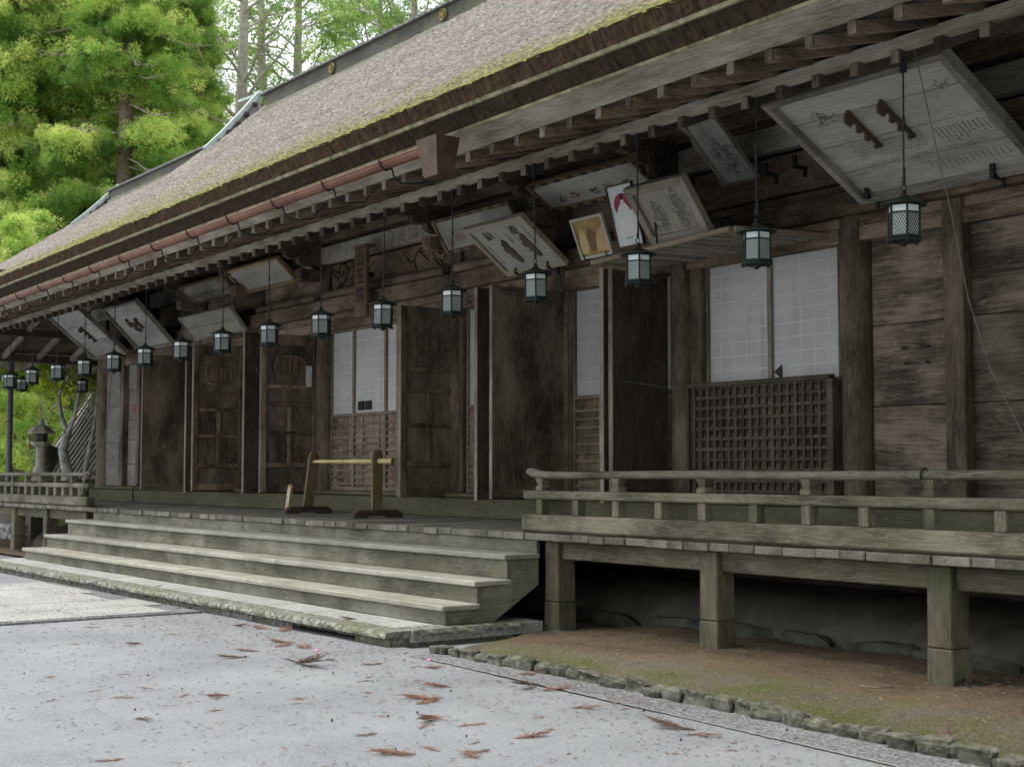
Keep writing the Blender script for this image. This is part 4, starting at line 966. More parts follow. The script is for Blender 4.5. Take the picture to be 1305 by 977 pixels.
def hooks(name, label, pts):
    for p, lb in zip(pts, label):
        mb = MB(); x, y, z = p; mb.box(x - .02, x + .02, y - .16, y, z - .06, z - .03); mb.box(x - .02, x + .02, y - .175, y - .145, z - .06, z + .06); mb.box(x - .015, x + .015, y - .03, y, z - .13, z - .03)
        tag(mb.build(name, M_iron, at=(x, y, z)), lb, 'iron bracket', 'iron brackets carrying the tablets')
# 1 the big one
M, wd, L = frame_of((1100, 254), (972, 128), (1305, 200), 10.05, 1.87)
t1 = tablet('votive_tablet', 'largest votive tablet, grey planks with a deep frame and two wooden comb racks', M, wd, L, 4, W_ema('x'), .065, W_emad('x'), .07)
RK = [(0, 0), (.50, 0), (.50, .03), (.47, .05), (.46, .075), (.435, .07), (.43, .045), (.36, .04), (.34, .085), (.30, .09), (.285, .05), (.24, .04), (.22, .09), (.18, .095), (.165, .05), (.12, .045), (.10, .11), (.03, .12), (0, .08)]
def rack(t, cx, y0, y1):
    L_ = y1 - y0; s = L_ / .5
    mb = MB(); mb.extr([(y1 - p[0] * s, .0 + p[1]) for p in RK], 'x', cx - .014, cx + .014); mb.v = [(v[0], v[1], v[2]) for v in mb.v]
    return mb.build('comb_rack', W_red('y'), t, bevel=.003)
rack(t1, .66, .62, 1.12); rack(t1, 1.02, .64, 1.14)
scribble(t1, .35, 1.1, .47, .70, 22, 4, sz=.016); scribble(t1, 1.2, 1.75, .47, .68, 12, 5, sz=.015); scribble(t1, .3, 1.6, .40, .44, 40, 6, sz=.012); scribble(t1, .9, 1.7, .16, .30, 14, 8, sz=.011)
wash(t1, .38, 1.10, .10, .08, 3, M_inkf, 26); wash(t1, 1.6, 1.12, .08, .05, 9, M_inkf, 14)
a = onY(1125, 246, 10.16); b = onY(1285, 219, 10.16)
hooks('iron_bracket', ['dark iron bracket under the left corner of the largest tablet', 'dark iron bracket under the right side of the largest tablet'], [(a.x, 10.1, a.z - .02), (b.x, 10.1, b.z - .02)])
a = onY(990, 218, 10.16); b = onY(1027, 209, 10.16)
hooks('iron_bracket', ['empty dark iron bracket right of the narrow tilted tablet', 'empty dark iron bracket just left of the largest tablet frame'], [(a.x, 10.16, a.z), (b.x, 10.16, b.z)])
# 2 narrow
M, wd, L = frame_of((925, 237), (869.7, 158), (966.5, 225.8), 10.05)
t2 = tablet('votive_tablet', 'narrow tilted tablet with faded flower painting, left of the largest tablet', M, wd, L, 1, W_ema('y'), .022, W_emad('y'), .02)
wash(t2, wd * .55, L * .42, .12, .22, 12, M_inkf, 80)
mb = MB(); mb.extr([(-.05 - .02 * math.sin(q * 22), q * L) for q in np.linspace(0, 1, 24)] + [(0, L), (0, 0)], 'z', -.03, .0); mb.build('scalloped_edge', W_emad('y'), t2)
# 6 long framed
M, wd, L = frame_of((704, 270), (669.8, 236.9), (840, 226), 10.05)
t6 = tablet('votive_tablet', 'long framed tablet with ochre border and flaking painting above the slatted shelf', M, wd, L, 1, W_ema('x'), .05, wood('ochre_frame', 'x', (.10, .07, .04), (.2, .14, .08), (.3, .22, .13)), .03, 8, M_fit)
for cx, s_ in ((.35, .05), (.6, .07), (.95, .08), (1.2, .07), (1.5, .06)): wash(t6, cx, L * .33, s_, .05, int(cx * 100), M_ink if cx != .6 else M_red, 26)
# 7 behind the offering tablet
M, wd, L = frame_of((571.4, 323.6), (550, 281.4), (671, 292), 10.05)
t7 = tablet('votive_tablet', 'wide pale framed tablet partly covered by the tablet lettered 奉納', M, wd, L, 1, W_ema('x'), .045, wood('ochre_frame', 'x', (0, 0, 0), (0, 0, 0), (0, 0, 0)), .03, 7, M_fit)
wash(t7, .2, L * .3, .06, .06, 31, M_inkf, 30); wash(t7, .42, L * .38, .07, .06, 32, simple('faded_rose', (.35, .22, .22), (.42, .30, .28), .8), 30)
# 8 the offering tablet
M, wd, L = frame_of((648, 350.5), (590, 291.8), (724, 334.6), 9.95)
t8 = tablet('votive_tablet', 'clean pale tablet lettered 奉納 with two dark wooden leaf shapes', M, wd, L, 1, wood('pine_new', 'y', (.34, .325, .30), (.48, .465, .435), (.60, .585, .55), blotch=.3), .07, wood('pine_frame', 'x', (.27, .23, .18), (.40, .36, .29), (.52, .47, .39), blotch=.3), .03)
def put(t, mb, x, y, z, name, mat): xf(mb, Matrix.Translation((x, y, z))); return mb.build(name, mat, t)
put(t8, text_mesh('奉', .17), wd * .70, L * .86, .003, 'lettering', M_ink); put(t8, text_mesh('納', .17), wd * .27, L * .86, .003, 'lettering', M_ink)
for cx, cy in ((.40, .42), (.74, .46)):
    mb = MB(); X, Y = wd * cx, L * cy
    mb.extr([(X + .0, Y + .20), (X + .045, Y + .15), (X + .03, Y + .10), (X + .05, Y + .02), (X + .045, Y - .06), (X + .05, Y - .14), (X + .02, Y - .19), (X - .03, Y - .16), (X - .03, Y - .12), (X - .07, Y - .07), (X - .05, Y - .03), (X - .10, Y + .02), (X - .09, Y + .07), (X - .05, Y + .08), (X - .07, Y + .14), (X - .03, Y + .16)], 'z', .001, .02); mb.build('wooden_leaf', W_red('y'), t8)
scribble(t8, .11, .17, .12, L * .6, 1, 44, M_ink, .022, 'small_writing'); scribble(t8, wd - .2, wd - .14, L * .4, L * .85, 1, 45, M_ink, .02, 'small_writing')
mb = MB(); mb.extr([(wd * .52, L * .78), (wd * .54, L * .6), (wd * .535, L * .55), (wd * .525, L * .55)], 'z', .0005, .003); mb.box(wd * .40, wd * .402, .1, L - .1, .0005, .002); mb.box(wd * .63, wd * .632, .3, L - .1, .0005, .002); mb.build('crack', M_ink, t8)
a = onY(667, 343, 10.0); b = onY(708, 335, 10.0)
hooks('iron_bracket', ['small iron bracket under the left of the tablet lettered 奉納', 'small iron bracket under the right of the tablet lettered 奉納'], [(a.x, 10.05, a.z - .01), (b.x, 10.05, b.z - .01)])
# 9,10,11
M, wd, L = frame_of((313, 373.7), (286.4, 345.5), (380.6, 356), 10.05)
t9 = tablet('votive_tablet', 'plain grey tablet in an orange wood frame beside the carved bracket', M, wd, L, 1, W_ema('x'), .05, wood('orange_frame', 'x', (.16, .10, .055), (.30, .20, .11), (.42, .30, .18)), .03)
M, wd, L = frame_of((246.2, 387.4), (227.7, 365.6), (302.5, 372), 10.05)
t10 = tablet('votive_tablet', 'small framed tablet with a row of tiny figures and checkered border', M, wd, L, 1, W_emad('x'), .035, wood('ochre_frame', 'x', (0, 0, 0), (0, 0, 0), (0, 0, 0)), .03, 9, M_fit)
for k in range(12): wash(t10, .15 + k * .14, L * .35, .045, .05, 50 + k, M_ink, 14)
M, wd, L = frame_of((247.8, 434), (226.9, 405), (314.6, 419.5), 10.0)
t11 = tablet('votive_tablet', 'plain greyish green tablet leaning lowest, beneath the checkered one', M, wd, L, 2, wood('ema_green', 'x', (.15, .15, .12), (.27, .27, .22), (.38, .38, .32)), .03, W_emad('x'), .02)
# 12, 13
M, wd, L = frame_of((178.8, 446.3), (131, 392.5), (223, 436), 10.0)
t12 = tablet('votive_tablet', 'tilted grey tablet with a carved dark figure and raised lettering strips near left end', M, wd, L, 1, W_ema('x'), .05, W_emad('x'), .05)
def lumps(t, pts, name, z=.0, mat=None):
    mb = MB()
    for i, (x, y, r_) in enumerate(pts): mb.rock((x, y, z + .02), (r_, r_ * .8, .03), 300 + i, 1)
    return mb.build(name, mat or W_red('x'), t)
lumps(t12, [(.62, .60, .09), (.78, .56, .07), (.90, .60, .09), (.70, .48, .06), (.98, .52, .07), (.80, .44, .05), (.60, .70, .05), (1.0, .68, .05)], 'carved_figure')
for k in range(5): scribble(t12, .35 + k * .22, .5 + k * .22, .78, .92, 1, 60 + k, M_inkf, .018)
scribble(t12, .8, 1.55, .2, .45, 8, 66, M_inkf, .018)
M, wd, L = frame_of((122, 456.7), (60.7, 401.4), (163.6, 450.5), 10.0)
t13 = tablet('votive_tablet', 'leftmost tilted tablet, pale planks with faint lettering and two hooked wood pieces', M, wd, L, 3, W_ema('x'), .05, W_emad('x'), .05)
scribble(t13, .25, 1.2, .75, 1.15, 9, 70, M_inkf, .02)
rack(t13, .98, .42, .85)

# shelf of slats carrying three pictures
FL, FRr, BR, BL = Vector((-11.35, 9.38, 3.73)), Vector((-9.03, 9.07, 3.73)), Vector((-8.78, 10.08, 3.73)), Vector((-11.2, 10.08, 3.73))
S = thing('slatted_shelf', 'suspended shelf of crossed wooden slats under the eave carrying three pictures', 'shelf', tuple(BL))
mb = MB(); mb.bar(FL + Vector((-.05, 0, 0)), FRr, .05, .05); mb.bar(FRr + Vector((.02, .02, 0)), BR, .05, .05); mb.bar(FL, BL, .04, .04); mb.build('shelf_edge', wood('shelf_edge', 'x', (.14, .11, .075), (.27, .215, .15), (.38, .31, .23)), S, bevel=.006)
mb = MB()
for i in range(1, 30): q = i / 30; mb.bar(FL.lerp(FRr, q) + Vector((0, 0, -.012)), BL.lerp(BR, q) + Vector((0, 0, -.012)), .022, .010)
mb.build('cross_slat', W_pale('y'), S)
mb = MB()
for i in range(1, 9): q = i / 9; mb.bar(FL.lerp(BL, q) + Vector((0, 0, -.002)), FRr.lerp(BR, q) + Vector((0, 0, -.002)), .028, .010)
mb.build('long_slat', W_beam('x'), S)
mb = MB(); mb.hexa([FL + Vector((0, .03, .03)), FRr + Vector((-.02, .03, .03)), BR + Vector((-.02, 0, .03)), BL + Vector((0, 0, .03)), FL + Vector((0, .03, .04)), FRr + Vector((-.02, .03, .04)), BR + Vector((-.02, 0, .04)), BL + Vector((0, 0, .04))]); mb.build('shade_board', M_ink, S)  # added dark sheet standing in for the shade above the slats
a = onY(829, 182, 8.4)
mb = MB(); pr = FL.lerp(FRr, .30); pr = Vector((onY(838, 318, 9.22).x, 9.22, 3.72)); tp = onX(825, 178, pr.x); mb.tube([pr, (pr.x, tp.y, tp.z)], .012, 6); mb.build('hanger_rod', M_iron, S)
# 3 relief tablet
M, wd, L = frame_of((833.6, 311), (796, 240), (909, 293), 9.32)
t3 = tablet('votive_tablet', 'pale framed tablet with two faded dragon-like drawings standing on the slatted shelf', M, wd, L, 1, wood('ema_mid', 'y', (.2, .18, .155), (.33, .30, .265), (.45, .42, .38), blotch=.4), .085, wood('ema_midframe', 'x', (.19, .165, .135), (.31, .275, .235), (.42, .38, .33)), .04)
wash(t3, wd * .33, L * .42, .07, .17, 77, M_inkf, 90); wash(t3, wd * .68, L * .52, .07, .22, 78, M_inkf, 110)
# 4 poster
M, wd, L = frame_of((789, 317.5), (771.4, 238.4), (822, 310.5), 9.38)
t4 = thing('framed_picture', 'white framed picture of a robed figure before a crimson disc, on the slatted shelf', 'picture', group=None, mat=M)
MB().box(.012, wd - .012, .012, L - .012, -.012, 0, .5).build('picture_sheet', simple('glossy_white', (.58, .62, .64), (.70, .73, .74), .3, 3), t4)
mb = MB(); mb.box(0, wd, 0, .018, -.02, .014); mb.box(0, wd, L - .018, L, -.02, .014); mb.box(0, .016, .018, L - .018, -.02, .014); mb.box(wd - .016, wd, .018, L - .018, -.02, .014); mb.build('frame', simple('maroon_frame', (.05, .02, .02), (.09, .035, .035), .5), t4)
def disc(cx, cy, rx, ry, z, n=32, a0=0, a1=6.2832): return [(cx + rx * math.cos(a), cy + ry * math.sin(a), z) for a in np.linspace(a0, a1, n, endpoint=(a1 < 6.28))]
mb = MB(); d = disc(wd * .5, L * .66, wd * .33, L * .19, .001); mb.add(d, [tuple(range(len(d)))], .5); mb.build('red_disc', simple('crimson', (.28, .012, .05), (.34, .02, .07), .35), t4, recalc=False)
mb = MB(); cx = wd * .5; robe = [(cx - .03, L * .70), (cx - .08, L * .62), (cx - .125, L * .50), (cx - .10, L * .36), (cx - .13, L * .22), (cx - .07, L * .16), (cx, L * .20), (cx + .07, L * .16), (cx + .13, L * .22), (cx + .10, L * .36), (cx + .12, L * .50), (cx + .08, L * .62), (cx + .03, L * .70)]
mb.add([(x, y, .002) for x, y in robe], [tuple(range(len(robe)))], .5); h = disc(cx, L * .725, .024, .035, .0025, 14); mb.add(h, [tuple(range(14))], .5)
mb.build('robed_figure', simple('robe_white', (.66, .66, .66), (.78, .78, .77), .4, 12), t4, recalc=False)
mb = MB(); mb.add([(cx - .022, L * .745, .003), (cx + .022, L * .745, .003), (cx + .018, L * .84, .003), (cx - .012, L * .845, .003)], [(0, 1, 2, 3)]); mb.box(cx - .045, cx - .012, L * .135, L * .15, .001, .003); mb.box(cx + .012, cx + .045, L * .135, L * .15, .001, .003)
for i, y in enumerate(np.linspace(.4, .62, 6)): mb.box(.03, .042, L * y, L * y + .012, .001, .002)
mb.build('black_detail', M_ink, t4)
# 5 golden picture
M, wd, L = frame_of((742, 331), (726, 280.6), (782, 322.8), 9.38)
t5 = thing('framed_picture', 'small golden picture in a white frame at the left end of the slatted shelf', 'picture', mat=M)
MB().box(.02, wd - .02, .02, L - .02, -.012, 0, .5).build('picture_sheet', simple('gold_print', (.20, .12, .025), (.36, .24, .06), .35, 9, c3=(.55, .42, .18)), t5)
mb = MB(); f = .028; mb.box(0, wd, 0, f, -.02, .012); mb.box(0, wd, L - f, L, -.02, .012); mb.box(0, f, f, L - f, -.02, .012); mb.box(wd - f, wd, f, L - f, -.02, .012); mb.build('frame', simple('white_frame', (.38, .37, .34), (.48, .47, .44), .6), t5)
for pts, c_ in (([(.05, .05), (.14, .04), (.2, .2), (.12, .3), (.06, .22)], (.55, .42, .2)), ([(.28, .05), (.46, .04), (.46, .30), (.36, .24), (.30, .18)], (.5, .34, .16)), ([(.20, .06), (.27, .06), (.33, .22), (.24, .3), (.17, .2)], (.15, .08, .02))):
    mb = MB(); mb.add([(x * wd / .5, y * L / .4, .002) for x, y in pts], [tuple(range(len(pts)))]); mb.build('printed_shape', simple('print_%d' % int(c_[0] * 100), tuple(q * .8 for q in c_), c_, .4, 8), t5, recalc=False)
mb = MB()
for x in (.06, wd - .1): mb.box(x, x + .012, -.02, .05, .012, .022); mb.box(x, x + .012, -.02, -.005, -.05, .022)
mb.build('support_clip', M_iron, t5)

# name board
SB = thing('name_board', 'narrow vertical dark board with carved characters 山王院 over the middle screens', 'sign', (-17.22, 9.9, 3.72))
MB().box(-17.39, -17.06, 9.9, 9.96, 3.72, 4.71).build('board', wood('board_brown', 'z', (.07, .045, .03), (.15, .10, .07), (.22, .155, .11), blotch=.4), SB, bevel=.01)
MB().box(-17.40, -17.05, 9.89, 10.05, 4.712, 4.75).build('cap', W_red('x'), SB, bevel=.006)
tm = text_mesh('山王院', .24); xf(tm, Matrix.Translation((-17.225, 9.897, 4.66)) @ Matrix.Rotation(R(90), 4, 'X')); tm.build('lettering', M_ink, SB)
mb = MB(); mb.box(-17.3, -17.14, 9.962, 10.08, 4.3, 4.36); mb.build('bracket', M_iron, SB)

# ------------------------------------------------------------------ barrier on the veranda
z0 = ZD + .004
def stand(c, lean, label):
    t = thing('barrier_stand', label, 'barrier stand', (c[0], c[1], z0), 'wooden stands holding the bamboo pole')
    x, y = c; P = [(y - .36, z0), (y - .36, z0 + .05), (y - .28, z0 + .10), (y + .28, z0 + .10), (y + .36, z0 + .05), (y + .36, z0), (y + .16, z0), (y + .14, z0 + .02), (y - .14, z0 + .02), (y - .16, z0)]
    mb = MB(); mb.extr(P, 'x', x - .06, x + .06); mb.build('foot', W_dark('y'), t, bevel=.01)
    mb = MB(); a = .075; zt = 1.80; mb.hexa([(x - .025, y - a, z0 + .10), (x + .025, y - a, z0 + .10), (x + .025, y + a, z0 + .10), (x - .025, y + a, z0 + .10), (x - .025 + lean, y - a, zt - .06), (x + .025 + lean, y - a, zt - .06), (x + .025 + lean, y + a, zt - .06), (x - .025 + lean, y + a, zt - .06)])
    mb.extr([(y - a, zt - .06), (y + a, zt - .06), (y + a * .6, zt), (y - a * .6, zt)], 'x', x - .025 + lean, x + .025 + lean); mb.build('upright', wood('wood_upright', 'z', (.07, .05, .03), (.14, .105, .06), (.22, .17, .10)), t, bevel=.006); return t
c1, c2 = (-15.35, 9.12), (-17.15, 9.28)
def X_at(px, py, y): return onY(px, py, y).x
c1 = (X_at(480, 655, 9.12), 9.12); c2 = (X_at(392, 652, 9.25) , 9.25)
stand(c1, .0, 'right wooden stand with upright post and curved foot carrying bamboo'); stand(c2, .18, 'left leaning wooden stand with curved foot carrying bamboo')
A_ = onY(394, 588, 9.25); B_ = onY(501, 587.5, 9.12)
mb = MB(); n = 26; pts = [A_.lerp(B_, i / n) for i in range(n + 1)]; rad = []
for i in range(n + 1): rad.append((.022 + .016 * i / n) * (1.12 if i % 5 == 0 else 1.0))
mb.tube(pts, rad, 12, caps=False); mb.tube([B_ - Vector((.25, 0, 0)), B_], .022, 10, caps=False)
tag(mb.build('bamboo_pole', M_bamboo, at=tuple(A_), recalc=False), 'yellow bamboo pole lying level across the two wooden stands', 'pole')
mb = MB(); e = B_ + Vector((.002, 0, 0)); mb.tube([B_ - Vector((.1, 0, 0)), B_ - Vector((.02, 0, 0))], .03, 12)
t = thing('small_notice', 'small upright wooden notice post lettered 立入禁止 left of the barrier', 'sign', tuple(onZ(366, 653, z0)))
o = Vector(t['root']); mb = MB(); mb.extr([(o.x - .05, z0), (o.x + .05, z0), (o.x + .05 + .10, z0 + .37), (o.x + .10, z0 + .41), (o.x - .05 + .10, z0 + .37)], 'y', o.y - .02, o.y + .02); mb.build('post', simple('yellow_pine', (.34, .22, .10), (.46, .33, .17), .6, 5), t)
sh = .10 / .37
mb = MB(); mb.add([(o.x - .035 + .13 * sh, o.y - .0215, z0 + .13), (o.x + .035 + .13 * sh, o.y - .0215, z0 + .13), (o.x + .035 + .34 * sh, o.y - .0215, z0 + .34), (o.x - .035 + .34 * sh, o.y - .0215, z0 + .34)], [(0, 1, 2, 3)]); p = mb.build('paper_label', M_white, t, recalc=False)
tm = text_mesh('立入禁止', .047); tm.v = [(v[0] + sh * v[1], v[1], v[2]) for v in tm.v]; xf(tm, Matrix.Translation((o.x + .335 * sh, o.y - .023, z0 + .335)) @ Matrix.Rotation(R(90), 4, 'X')); tm.build('lettering', M_ink, t)

# cords, cable
def cordobj(name, pts, r, mat, label, cat):
    mb = MB(); mb.tube(pts, r, 6); return tag(mb.build(name, mat, at=tuple(pts[-1])), label, cat)
cordobj('pull_cord', [onY(1165, 62, 7.62), onY(1188, 165, 7.62), onY(1212, 270, 7.62), onY(1234, 380, 7.62), onY(1262, 470, 7.65), onY(1303, 552, 7.7)], .0038, M_wire, 'thin grey cord slanting down in front of the largest tablet', 'cord')
cordobj('thin_string', [onY(796, 486, 9.44), onY(820, 489, 9.6), onY(850, 494, 9.8), onY(890, 494, 10.08)], .003, simple('green_string', (.08, .13, .12), (.14, .2, .19), .6), 'thin pale green string from the dark door edge to the lattice', 'string')
cordobj('hanging_wire', [onY(286, 345, 9.0), onY(297, 390, 9.1), onY(312, 430, 9.2), onY(330, 478, 9.3)], .006, M_cable, 'thin wire slanting down beside the lowest tablet to the door', 'wire')
cordobj('door_stay', [onY(125, 600, 9.7), onY(136, 545, 9.8), onY(142, 480, 9.9)], .008, M_cable, 'pale cord curving down the left corner column', 'cord')
p = onZ(1237, 880, .06); cordobj('black_cable', [onZ(1222, 850, .06) + Vector((.0, .1, .3)), onZ(1226, 862, .1), p, p + Vector((.12, -.02, -.01))], .014, M_iron, 'short black cable leaning behind the right veranda post', 'cable')
cordobj('bent_pipe', [onY(170, 642, 10.04), onY(169, 628, 10.02), onY(171, 620, 10.0), onY(176, 616, 9.98)], .016, M_iron, 'short black bent pipe against the sill beam near left corner', 'pipe')

# ------------------------------------------------------------------ litter of dry cedar sprigs
def sprig(seed, n, L, up):
    rr = random.Random(seed); mb = MB()
    main = [(0, 0, .008)]; d = 0
    for k in range(4): d += rr.uniform(-.25, .25); q = main[-1]; main.append((q[0] + L * .18 * math.cos(d), q[1] + L * .18 * math.sin(d), .009 + up * .012 * k))
    mb.tube(main, [.003, .0028, .0024, .002, .0016], 4, tone=rr.random())
    for i in range(n):
        q = rr.uniform(0, 3.99); k = int(q); a, b = Vector(main[k]), Vector(main[k + 1]); p = a.lerp(b, q - k)
        an = rr.gauss(0, .7); l = L * rr.uniform(.2, .55); hz = up * rr.uniform(0, .45) * l; pts = [p]
        for s_ in range(1, 4): an += rr.uniform(-.12, .25) * (1 if an > 0 else -1) * -1; pts.append(p + Vector((math.cos(an), math.sin(an), 0)) * l * s_ / 3 + Vector((0, 0, hz * (s_ / 3) ** 1.3 + .003)))
        mb.tube(pts, [.0018, .0022, .0018, .0008], 3, tone=rr.random(), caps=False)
    return mb
protos = []
for k in range(8):
    o = sprig(k, [34, 60, 20, 70, 12, 46, 8, 60][k], [.22, .26, .2, .3, .16, .24, .12, .26][k], [.2, .5, .1, .9, .1, .4, .0, .3][k]).build('dry_sprig', M_litter if k % 3 else M_litter2); protos.append(o.data); bpy.data.objects.remove(o)
seen = [(375, 845, 3, 1.5), (290, 886, 5, .9), (310, 838, 1, .8), (180, 915, 0, .9), (122, 742, 1, .9), (130, 758, 5, .8), (240, 745, 1, .8), (245, 776, 5, .8), (300, 797, 1, .9), (340, 803, 7, .9), (360, 806, 1, 1.), (330, 800, 0, .8), (390, 828, 7, .9), (350, 825, 5, .9), (370, 820, 1, .9), (420, 840, 0, .8), (330, 830, 7, .8), (300, 838, 4, .8),
        (540, 850, 7, .8), (488, 846, 2, 1.), (560, 893, 7, 1.1), (530, 898, 5, .9), (555, 915, 1, 1.), (535, 930, 2, .8), (582, 927, 2, .9), (575, 876, 1, .8), (550, 912, 5, .8), (530, 962, 7, 1.), (560, 958, 2, .8), (640, 846, 7, .9), (655, 860, 1, .8), (685, 873, 3, 1.), (690, 880, 5, .9), (655, 942, 1, .9), (625, 956, 2, .8), (730, 902, 5, .8), (610, 968, 1, .7), (890, 932, 3, 1.), (880, 936, 5, .8), (920, 944, 2, .6), (948, 958, 4, .7), (790, 905, 4, .6), (1210, 945, 3, .9),
        (458, 790, 3, .6), (195, 748, 5, .5), (247, 746, 3, .6), (395, 898, 6, 1), (385, 895, 4, 1.1), (195, 878, 6, 1.), (140, 890, 2, .9), (60, 895, 6, .9), (65, 862, 4, .8), (50, 835, 6, .9), (85, 822, 4, .8), (180, 820, 1, .7), (210, 808, 2, .8), (175, 798, 4, .9), (130, 800, 2, .8), (100, 790, 5, .8), (40, 760, 2, .8), (150, 860, 6, .9), (285, 905, 4, .8), (230, 890, 2, .7), (160, 968, 2, .8), (250, 930, 6, .8), (480, 885, 4, .8), (455, 870, 6, 1), (480, 935, 2, .8), (735, 960, 6, .8), (690, 930, 4, .7), (835, 960, 2, .7), (770, 890, 6, .8)]
i = 0
for (px_, py_, k, s_) in seen:
    zz = .118 if py_ < 800 and (px_, py_) in ((458, 790), (195, 748), (247, 746)) else -.012
    if px_ > 1200: zz = .07
    p = onZ(px_, py_, zz); o = bpy.data.objects.new('dry_sprig', protos[k]); COL.objects.link(o); o.location = (p.x, p.y, zz); o.rotation_euler = (0, 0, random.uniform(0, 6.28)); o.scale = (s_,) * 3
    tag(o, 'reddish brown dry cedar sprig fallen on the pale gravel', 'dry sprig', 'fallen dry cedar sprigs'); i += 1
rr = random.Random(77)
for j in range(150):
    x = rr.uniform(-17, -4.2); y = rr.uniform(3.2, 6.35)
    if rr.random() < .45: x = rr.uniform(-18, -10.5); y = rr.uniform(5.4, 6.3)
    if -19.3 < x < -14.3 and rr.random() < .6: continue
    k = rr.choice([2, 4, 6, 6, 4, 0]); o = bpy.data.objects.new('dry_sprig', protos[k]); COL.objects.link(o); s_ = rr.uniform(.25, .6); o.location = (x, y, -.012 if not -19.3 < x < -14.3 else .014); o.rotation_euler = (0, 0, rr.uniform(0, 6.28)); o.scale = (s_,) * 3
    tag(o, 'reddish brown dry cedar sprig fallen on the pale gravel', 'dry sprig', 'fallen dry cedar sprigs')
mb = MB(); mb.rock((0, 0, .008), (.012, .011, .011), 3, 1); cone = mb.build('cedar_cone', M_cone); cm = cone.data; bpy.data.objects.remove(cone)
for j in range(34):
    x = rr.uniform(-13, -4); y = rr.uniform(3.2, 6.2); o = bpy.data.objects.new('cedar_cone', cm); COL.objects.link(o); o.location = (x, y, .0); s_ = rr.uniform(.35, .8); o.scale = (s_,) * 3
    tag(o, 'tiny dark cedar cone lying on the gravel', 'cone', 'tiny cedar cones on the gravel')
for (px_, py_), lb in (((547, 843), 'tiny pink petal on gravel beside the platform corner'), ((404, 831), 'tiny pink petal on gravel below the left part of the platform')):
    p = onZ(px_, py_, .012); mb = MB(); mb.rock((p.x, p.y, .03), (.02, .015, .01), 5, 1); tag(mb.build('fallen_petal', M_pink, at=(p.x, p.y, 0.01)), lb, 'petal')
mb = MB(); rr = random.Random(99)
for j in range(5200):
    x = rr.uniform(-19, -3.6); y = rr.uniform(2.6, 6.4) if j % 3 else rr.uniform(5.2, 6.3)
    if rr.random() < .25: x, y = rr.uniform(-9.6, -3), rr.uniform(6.55, 8.6)
    z = .002 if y < 6.4 else .085 + .018 * math.sin(x * 2.1) * math.sin(y * 1.9)
    if -19.36 < x < -14.29 and y < 6.3:
        if j % 4: continue
        z = .03
    a = rr.uniform(0, 3.14); l = rr.uniform(.006, .03); w_ = rr.uniform(.0012, .004); d = Vector((math.cos(a), math.sin(a), 0)); e = Vector((-d.y, d.x, 0)) * w_; c_ = Vector((x, y, z))
    mb.add([c_ - d * l - e, c_ + d * l - e * .5, c_ + d * l + e * .5, c_ - d * l + e, c_ + Vector((0, 0, .004))], [(0, 1, 4), (1, 2, 4), (2, 3, 4), (3, 0, 4)], rr.random())
fl = mb.build('needle_litter', M_litter2, recalc=False); fl['kind'] = 'stuff'; tag(fl, 'scattered dry needles and tiny bark flecks over the gravel and dirt', 'litter')
# twigs on the dirt
mb = MB()
p = onZ(830, 905, .08); cordobj('fallen_twig', [onZ(1095, 873, .1), onZ(1115, 876, .11), onZ(1140, 874, .1)], .006, M_litter2, 'thin dark twig lying on brown dirt left of the right post', 'twig')

# ------------------------------------------------------------------ beyond the left end of the hall
def bank_z(x, y):
    t = min(1, max(0, (y - 9.9) / 18)); u = min(1, max(0, (-31.6 - x) / 1.0)); v = min(1, max(0, (9.9 + .0 - y) / .3))
    return (.62 + 1.9 * t + .06 * math.sin(x * .9) + .05 * math.sin(y * 1.3 + x)) * u * (1 - v) - .03 * v - .03
bs = sheet('mossy_bank', -140, -31.6, 9.7, 120, 90, 90, bank_z, M_bank); struct(bs)
wl = thing('stone_wall', 'low rubble wall of grey round stones seen beneath the left veranda', 'wall', (-34, 9.75, 0)); rr = random.Random(2)
z = .06
st_m = []
while z < .6:
    x = -42
    while x < -31.7:
        r_ = rr.uniform(.10, .19); mb = MB(); mb.rock((x, 9.72 + rr.uniform(-.03, .03), z + rr.uniform(-.02, .02)), (r_, .16, .10), int(rr.random() * 9999), 2); st_m.append(mb); x += r_ * 1.9
    z += .19
for m_ in st_m[:100]: m_.build('wall_stone', M_rubble, wl)
MB().box(-42, -31.6, 9.78, 10.1, -.05, .6).build('wall_core', M_ash, wl)

M_limb = simple('grey_limb', (.16, .12, .10), (.36, .30, .26), .9, 6)
# trees -----------------------------------------------------------------
def tri_cloud(cent, sizes, tones, ntri, droop, seed, ln=1.0, wdt=.10, flat=False, sun=0.0):
    """many small leaf triangles around tuft centres -> arrays"""
    g = np.random.default_rng(seed); n = len(cent); N = n * ntri
    c = np.repeat(cent, ntri, 0); s = np.repeat(sizes, ntri)[:, None]; tn = np.clip(np.repeat(tones, ntri) + g.normal(0, .10, N), 0, 1)
    d = g.normal(0, 1, (N, 3)); d /= np.linalg.norm(d, axis=1)[:, None]
    d[:, 2] = d[:, 2] * (.6 if flat else 1) + droop; r0 = g.uniform(.1, 1.0, (N, 1)) ** .5
    base = c + d * s * r0 * .85; tn = np.clip(tn + sun * d[:, 2] * r0[:, 0], 0, 1)
    dd = d + g.normal(0, .45, (N, 3)); dd /= np.linalg.norm(dd, axis=1)[:, None]
    sd = np.cross(dd, g.normal(0, 1, (N, 3))); sd /= np.linalg.norm(sd, axis=1)[:, None] + 1e-9
    L_ = s * ln * g.uniform(.6, 1.2, (N, 1))
    a = base - sd * L_ * wdt; b = base + sd * L_ * wdt; t_ = base + dd * L_
    V = np.stack([a, b, t_], 1).reshape(-1, 3); return V, tn
